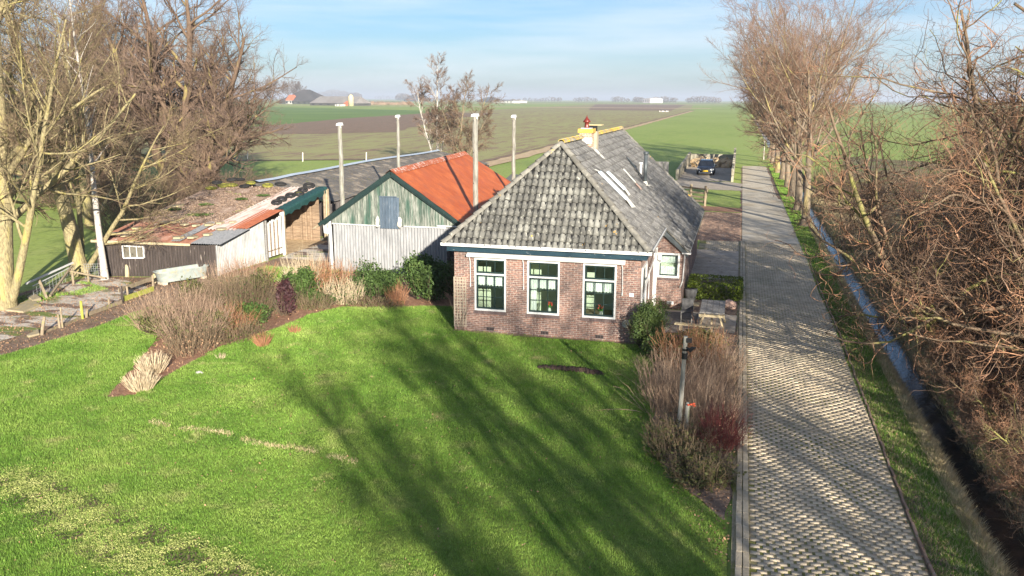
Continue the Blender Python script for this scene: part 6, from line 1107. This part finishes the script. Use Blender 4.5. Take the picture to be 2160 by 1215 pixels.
for k, (x, y, s, l) in enumerate([(7.2, 41, 1.0, 'second brown bush along the far bank'), (7.3, 47, 1.0, 'third brown bush along the far bank'), (7.6, 54, 1.0, 'fourth brown bush along the far bank'), (8.0, 62, 1.1, 'fifth brown bush along the far bank'), (8.2, 72, 1.2, 'sixth brown bush along the far bank'), (8.6, 84, 1.3, 'seventh brown bush along the far bank'), (11, 40, 1.7, 'taller brown bush inland of the second one'), (12, 50, 2.0, 'big bush out in the rough field'), (15, 62, 2.2, 'far bush out in the rough field'), (13, 75, 2.0, 'farthest bush out in the rough field'), (11, 34, 1.6, 'taller brown bush behind the corkscrew thickets')]):
    copy_tree(b1, (x, y, 0), k*1.3, l, s)
# trees behind the photographer's right: their shadows fall across the lawn
fan = [(-.58, -.62, 1, 1, .62), (-.45, -.45, 1, 1, .6), (-.30, -.62, 1, 1, .6), (-.62, -.35, 1, .95, .55), (-.15, -.40, 1, .95, .6), (.0, -.15, 1, .9, .6), (.25, -.3, 1, .9, .6), (.45, .1, 1, .85, .5), (-.4, -.15, 1, .9, .5), (.1, .2, 1, .85, .5)]
fan2 = [(-.3, -.2, 1, 1, .7), (-.05, -.3, 1, 1, .7), (.25, .1, 1, .95, .6), (-.55, .1, 1, .9, .55), (.05, .4, 1, .9, .55)]
for k, (x, y, H, r, s, l, n_, st_) in enumerate([(12.5, -5.3, 12.9, .34, 73, 'wide multi stemmed bare tree nearest the drive entrance', 8, fan), (16.0, -8.7, 13.6, .32, 71, 'tall bare tree at the roadside right of the drive', 9, fan2)]):
    tree('roadside_tree', (x, y, 0), l, 'tree', 'bark_brown', 'twig_brown', s, H=H, r=r, stems=st_, trunk_wig=.045, K0=14, rmin=.008,
        spec=[dict(m=n_, t0=.45, ang=.50, angj=.15, lr=.30, rr=.5, K=8, wig=.08, up=.03, S=6, part='branch'), dict(m=8, t0=.1, ang=.55, lr=.45, rr=.5, K=6, wig=.12, up=.03, S=4, part='branch'), dict(m=6, t0=.1, ang=.6, lr=.5, rr=.5, K=5, wig=.16, up=.03, S=3), dict(m=3, t0=.1, ang=.6, lr=.6, rr=.7, K=4, wig=.2, up=.03, S=3)])
# ---- left group
lich = dict(trunkm='bark_lichen', twigm='twig_tan')
SPL = [dict(m=13, t0=.22, t1=.95, ang=.85, angj=.2, lr=.42, lj=.3, rr=.45, K=9, wig=.07, up=.03, taper=.3, S=6, part='branch'),
       dict(m=9, t0=.15, ang=.7, angj=.2, lr=.42, rr=.5, K=6, wig=.12, up=.03, S=4, part='branch'), dict(m=7, t0=.1, ang=.65, angj=.25, lr=.5, rr=.55, K=5, wig=.14, up=.02, S=3), dict(m=4, t0=.1, ang=.6, angj=.25, lr=.6, rr=.7, K=4, wig=.16, up=.0, S=3, droop=.05)]
ta = tree('lichen_tree', (-25.9, 25.2, 0), 'nearest thick lichen covered tree at the left edge', 'tree', 'bark_lichen', 'twig_tan', 21, H=13, r=.40, stems=[(-.02, 0, 1, 1, 1), (.42, .12, 1, .85, .42), (-.35, .2, 1, .8, .4)], trunk_wig=.05, K0=14, rmin=.006, spec=SPL)
tb = tree('lichen_tree', (-27.7, 31.2, 0), 'second lichen covered tree trunk between gate and shed', 'tree', 'bark_lichen', 'twig_tan', 22, H=14, r=.36, stems=[(-.03, 0, 1, 1, 1), (.62, -.15, .75, .60, .36), (-.2, .3, 1, .8, .4)], trunk_wig=.04, K0=14, rmin=.006, spec=SPL)
# big limb of the second tree reaching right over the shed
tree('birch', (-25.95, 30.6, 0), 'thin leaning white birch stem at the shed front corner', 'tree', 'bark_birch', 'twig_mauve', 23, H=12, r=.15, stems=[(-.12, .1, 1, 1, 1)], trunk_wig=.02, K0=14, rmin=.004, spec=[dict(m=16, t0=.4, ang=.7, lr=.22, rr=.4, K=6, wig=.08, up=.03, S=4, part='branch'), dict(m=8, ang=.6, lr=.5, rr=.5, K=5, wig=.12, up=-.02, S=3), dict(m=5, ang=.6, lr=.6, rr=.6, K=4, wig=.12, up=-.05, S=3)])
SPW = [dict(m=15, t0=.16, t1=.97, ang=.8, angj=.2, lr=.42, lj=.3, rr=.5, K=9, wig=.11, up=.05, taper=.3, S=6, part='branch'),
       dict(m=8, t0=.12, ang=.7, angj=.2, lr=.45, rr=.5, K=7, wig=.14, up=.05, S=4, part='branch'), dict(m=8, t0=.1, ang=.65, angj=.25, lr=.5, rr=.55, K=6, wig=.17, up=.05, S=3), dict(m=5, t0=.1, ang=.6, angj=.25, lr=.6, rr=.7, K=5, wig=.17, up=.06, S=3)]
tc_ = tree('pollard_willow', (-42.5, 59, 0), 'huge brown pollarded willow behind the tyre shed', 'tree', 'bark_brown', 'twig_mauve', 24, H=15.5, r=.95, stems=[(-.12, 0, 1, 1, .6), (.18, .1, 1, 1.05, .55), (.75, .1, 1, .9, .42), (1.0, .0, .75, .75, .36), (-.55, -.1, 1, .9, .5), (.9, -.2, .55, .55, .3)], trunk_wig=.04, K0=14, rmin=.007, flare=1.7, spec=SPW)
mb = MB(); r = random.Random(4); mb.tube([(-42.5, 59, -.2), (-42.5, 59, .8), (-42.45, 59, 2.0), (-42.4, 59, 2.9)], [1.35, 1.12, 1.05, .8], 14); mb.build('bole', 'bark_brown', tc_, smooth=True)
left_l = [('brown tree behind the nearest lichen trunks', -38, 44, 1.5, .8, tb), ('bare tree behind and left of the pollard willow', -52, 62, 2.2, .95, tc_), ('distant brown tree at the far left', -60, 74, 3.6, .95, tc_), ('brown tree right behind the pollard willow', -47, 70, 2.9, .8, tc_), ('bare tree far back at the very left', -68, 66, 1.3, 1.1, tc_)]
for l, x, y, rz_1, s, src in left_l:
    c = copy_tree(src, (x, y, 0), rz_1, l, s, group='bare trees massed behind the shed')
# undergrowth behind the shed
ub = twig_bush('thicket', (-33.5, 43, 0), 2.6, 2.2, 2.6, 380, 'twig_brown', 'brown thicket behind the left end of the shed', 61, .010, .9, .2, .02, 5, group='thickets under the left trees')
for k, (x, y, s, l) in enumerate([(-39, 50, 1.2, 'thicket at the foot of the pollard willow, left side'), (-37.5, 57, 1.0, 'thicket at the foot of the pollard willow, right side'), (-46, 53, 1.3, 'thicket further left behind the trunks'), (-52, 60, 1.3, 'farthest thicket at the left behind the bare trees'), (-37.0, 63, .8, 'small thicket beyond the pollard willow')]):
    copy_tree(ub, (x, y, 0), k*1.7, l, s)
# birch pair behind the orange roof
bp = tree('birch', (-33.0, 93, 0), 'white stemmed birch behind the ridge of the orange barn', 'tree', 'bark_birch', 'twig_mauve', 25, H=11.0, r=.17, stems=[(-.03, 0, 1, 1, 1), (-.28, 0, 1, .85, .7), (.16, 0, 1, .8, .6)], trunk_wig=.04, K0=12, rmin=.017, spec=[dict(m=20, t0=.22, ang=.7, lr=.25, rr=.45, K=6, wig=.12, up=.04, S=4, part='branch'), dict(m=10, ang=.6, lr=.5, rr=.6, K=5, wig=.16, up=.02, S=3), dict(m=8, ang=.6, lr=.6, rr=.7, K=4, wig=.16, up=-.03, S=3)])
bq = tree('bare_tree', (-29.3, 91, 0), 'brown multi stemmed tree right of the white birch', 'tree', 'bark_lane', 'twig_brown', 26, H=9.8, r=.14, stems=[(-.05, 0, 1, 1, 1), (.2, 0, 1, .9, .9), (-.3, .1, 1, .8, .8), (.4, .1, 1, .7, .7)], trunk_wig=.06, K0=12, rmin=.016, spec=[dict(m=18, t0=.12, ang=.7, lr=.28, rr=.5, K=6, wig=.14, up=.04, S=4, part='branch'), dict(m=10, ang=.6, lr=.5, rr=.6, K=5, wig=.18, up=.02, S=3), dict(m=7, ang=.6, lr=.6, rr=.7, K=4, wig=.18, up=-.02, S=3)])
twig_bush('bank_bush', (-31.5, 89.5, 0), 2.8, 1.5, 2.4, 220, 'twig_brown', 'low brown scrub at the foot of the birch pair', 63, .014, .9, .16, .02, 4)
leaf_bush('leafy_shrub', (-28.5, 84, 0), (2.2, 1.6, 2.0), 600, .14, 'leaf_olive', 'small evergreen at the foot of the brown tree behind the ridge', seed=64)
# field posts
fr_ = random.Random(3)
for k, (u, v) in enumerate([(636, 345), (520, 342), (455, 350), (770, 343)]):
    x, y, _ = G(u, v); mb = MB(); mb.tube([(x, y, 0), (x+.05, y, 1.1)], .07, 6); mb.build('field_post', 'cloth_white', label=['white post at the edge of the brown field, nearest the posts of the barrack', 'field post left of the grey barn ridge', 'field post seen through the thicket', 'field post left of the orange roof'][k], cat='post', group='posts along the brown field')
# ================================================================ FAR AWAY
def far(u, v): return G(u, v)
def box_house(name, u0, u1, vb, vt, depth, label, wall='far_wall', roofm='far_roof_grey', wh=.35, hip=.2, cat='farm', flip=False):
    a, b = G(u0, vb), G(u1, vb); D = math.hypot(a[0], a[1]); H = (vb-vt)*D/F; Wd = math.hypot(b[0]-a[0], b[1]-a[1]); t = thing(name, tuple((a[i]+b[i])/2 for i in range(3)), label, cat)
    ux = (Vector(b)-Vector(a)).normalized(); uy = Vector((-ux.y, ux.x, 0)); A = Vector(a); P = lambda x, y, z: tuple(A+ux*x+uy*y+Vector((0, 0, z)))
    mb = MB(); h = H*wh; mb.add([P(0, 0, 0), P(Wd, 0, 0), P(Wd, depth, 0), P(0, depth, 0), P(0, 0, h), P(Wd, 0, h), P(Wd, depth, h), P(0, depth, h)], [(0, 1, 5, 4), (1, 2, 6, 5), (2, 3, 7, 6), (3, 0, 4, 7)]); mb.build('wall', wall, t)
    mb = MB(); e = .6; mb.add([P(-e, -e, h), P(Wd+e, -e, h), P(Wd+e, depth+e, h), P(-e, depth+e, h), P(Wd*hip, depth/2, H), P(Wd*(1-hip), depth/2, H)], [(0, 1, 5, 4), (1, 2, 5), (2, 3, 4, 5), (3, 0, 4)]); mb.build('roof', roofm, t)
    n = min(6, max(2, int(Wd/7)))
    for i in range(n): mb = MB(); mb.add([P(Wd*(i+.3)/n, -.1, h*.25), P(Wd*(i+.6)/n, -.1, h*.25), P(Wd*(i+.6)/n, -.1, h*.8), P(Wd*(i+.3)/n, -.1, h*.8)], [(0, 1, 2, 3)]); mb.build('window', 'black', t)
    return t
box_house('farm_barn', 650, 747, 226.5, 208.5, 26, 'long grey roofed barn of the distant farm', 'far_wall_dark', 'far_roof_grey', .26, .06, 'barn')
box_house('farmhouse', 584, 658, 224, 196, 40, 'distant farmhouse with huge dark roof behind bare trees', 'far_wall_dark', 'far_roof_dark', .2, .40, 'farmhouse')
box_house('farmhouse', 599, 613, 224.0, 206, 12, 'small red roofed house in front of the distant dark barn', 'far_wall', 'far_roof_red', .4, .1, 'farmhouse')
box_house('shed', 703, 717, 227.5, 223, 6, 'low white shed in front of the distant long barn', 'cloth_white', 'far_wall', .7, .02, 'shed')
box_house('shed', 722, 728, 227, 217, 6, 'small red gabled shed by the distant silo', 'far_roof_red', 'far_roof_red', .5, .3, 'shed')
box_house('farmhouse', 848, 885, 215.5, 201, 40, 'dark roofed farm behind the birch on the horizon', 'far_wall_dark', 'far_roof_dark', .2, .3, 'farm')
box_house('farmhouse', 1002, 1032, 216.5, 206, 40, 'bluish hip roofed farm right of the birches', 'far_wall_dark', 'far_roof_dark', .3, .3, 'farm')
box_house('farm_barn', 1035, 1078, 217, 210.5, 40, 'long low white barn right of the bluish farm', 'far_wall', 'far_roof_grey', .6, .02, 'barn'); box_house('shed', 1064, 1078, 217.5, 209, 20, 'white gabled shed at the end of the low white barn', 'cloth_white', 'far_roof_grey', .5, .4, 'shed')
box_house('farm_barn', 1352, 1367, 214.5, 204, 40, 'pale block shaped barn on the right horizon', 'far_wall', 'far_wall', .8, .1, 'barn')
box_house('shed', 1387, 1404, 233, 228.5, 4, 'tiny grey shed out in the meadow by the track', 'far_wall', 'far_roof_grey', .7, .05, 'shed')
x, y, _ = G(737, 227); s = 889/F*1.08; mb = MB(); H = 22*s; mb.tube([(x, y, 0), (x, y, H*.78), (x, y, H*.93), (x, y, H)], [2.6, 2.6, 1.8, .5], 16)
sl_ = thing('silo', (x, y, 0), 'yellow feed silo beside the distant long barn', 'silo'); mb.build('tank', 'silo_yellow', sl_, smooth=True); mb = MB(); [mb.tube([(x+2.9*math.cos(a), y+2.9*math.sin(a), 0), (x+2.7*math.cos(a), y+2.7*math.sin(a), H*.5)], .25, 5) for a in (0, 1.57, 3.14, 4.7)]; mb.build('stand', 'grey_wood', sl_)
mb = MB(); x, y, _ = G(800, 224); r = random.Random(1); [mb.blob((x+i*7-40, y+r.uniform(-3, 3), 1), (7, 4, 3*r.uniform(.7, 1.1)), r, 10, 6, .15) for i in range(12)]; mb.build('silage_clamp', 'field_bare', label='long low brown clamp right of the distant silo', cat='clamp')
# far trees: one proto per kind and scaled copies
def far_tree(u, vb, vt, seed, label, w_=1., src=None, grp=None):
    x, y, _ = G(u, vb); D = math.hypot(x, y); H = (vb-vt)*D/F
    if src is not None: s = H/src['h0']; c = copy_tree(src, (x, y, 0), seed, label, (s*w_, s*w_, s), grp); return c
    t = tree('field_tree', (x, y, 0), label, 'tree', 'twig_far', 'twig_far', seed, H=H*.82, r=H*.028, trunk_wig=.03, K0=8, rmin=H*.0024, group=grp,
        spec=[dict(m=16, t0=.3, ang=.75, lr=.5, rr=.4, K=6, wig=.08, up=.05, S=4, part='branch', shape=lambda t: 1.1-.35*t), dict(m=10, t0=.2, ang=.6, lr=.45, rr=.5, K=5, wig=.1, up=.04, S=3), dict(m=8, t0=.2, ang=.6, lr=.5, rr=.6, K=4, wig=.12, up=.03, S=3), dict(m=4, t0=.2, ang=.6, lr=.6, rr=.8, K=3, wig=.12, up=.02, S=3)])
    t['h0'] = H; return t
FG = 'bare trees around the distant farms'
fa = far_tree(567, 223, 173, 81, 'tall round crowned tree left of the distant farm', grp=FG); fb = far_tree(604, 223, 182, 82, 'round bare tree in front of the red roofed house', grp=FG)
far_tree(624, 223.5, 181, 1.1, 'bare tree before the dark roof, left of its neighbour', 1.0, fb, FG); far_tree(632, 223, 184, 2.3, 'bare tree before the dark roof, right of its neighbour', 1., fa, FG); far_tree(557, 223, 198, 3, 'small bush like tree left of the tall round one', 1.3, fb, FG)
def wood(u0, u1, vb, vt, label, seed, n=260):
    x0, y0, _ = G(u0, vb); x1, y1, _ = G(u1, vb); D = math.hypot(x0, y0); H = (vb-vt)*D/F; r = np.random.default_rng(seed); parts = []
    k = max(6, int((u1-u0)/6))
    C = []
    for i in range(k):
        f_ = (i+r.random())/k; cx_, cy_ = x0+(x1-x0)*f_, y0+(y1-y0)*f_; h = H*(.55+.45*math.sin(math.pi*min(1, max(0, f_*.9+.08)))**.6)*r.uniform(.85, 1.05); R = h*.5
        d = norm(r.normal(size=(n, 3)))*r.uniform(.4, 1, (n, 1))**.5; C.append(np.array([cx_, cy_, h*.55])+d*[R*1.2, R*1.2, h*.45])
    C = np.concatenate(C); V, Fc = leaves(C, H*.055, r); mb = MB(); [mb.tube([(x0+(x1-x0)*(i+.5)/k, y0+(y1-y0)*(i+.5)/k, 0), (x0+(x1-x0)*(i+.5)/k, y0+(y1-y0)*(i+.5)/k, H*.6)], H*.03, 4, False) for i in range(k)]; V, Fc = merge([(V, Fc), (np.array(mb.v), np.array(mb.f))]); np_mesh('far_wood', V, Fc, 'twig_far', None, label=label, cat='wood', kind='stuff')
wood(672, 735, 213.5, 195, 'dark rounded copse behind the distant long barn', 1, 420); wood(733, 756, 214.5, 199, 'smaller copse right of the dark rounded one', 2, 380)
wood(835, 862, 215, 199, 'clump of bare trees beside the dark farm behind the birch', 3, 300); wood(785, 835, 213, 204, 'thin line of trees left of the birches on the horizon', 4, 60)
for k, (a, b, vt, l) in enumerate([(1085, 1140, 206, 'faint line of trees right of the white barn'), (1138, 1182, 203, 'hazy clump before the middle of the horizon'), (1208, 1256, 203, 'dark rounded clump right of the chimney on the horizon'), (1285, 1322, 201, 'rounded wood left of the pale block barn'), (1332, 1352, 201, 'small dark clump touching the pale block barn'), (1370, 1425, 200, 'wide hazy wood right of the pale block barn'), (1445, 1515, 199, 'hazy wood at the right end of the open horizon'), (300, 545, 206, 'long hazy tree line behind the left trees'), (1850, 2150, 204, 'long hazy tree line behind the willows at right')]):
    wood(a, b, 214 if k < 7 else 214, vt, l, 10+k, 170 if k < 7 else 60)
# far horizon wood belts closing the plain
# ================================================================ HAZE
hz = bpy.data.materials.new('haze'); hz.use_nodes = True; N = hz.node_tree.nodes; N.remove(N['Principled BSDF']); pv = N.new('ShaderNodeVolumePrincipled'); pv.inputs['Color'].default_value = (.80, .88, 1, 1); pv.inputs['Density'].default_value = .00023; pv.inputs['Anisotropy'].default_value = .1
hz.node_tree.links.new(pv.outputs[0], N['Material Output'].inputs['Volume'])
mb = MB(); mb.b2((-14500, -500, -1.8), (9500, 16500, 75)); me_h = mb.build('haze', None, kind='stuff'); me_h.data.materials.append(hz)
hz.cycles.homogeneous_volume = True if hasattr(hz.cycles, 'homogeneous_volume') else False
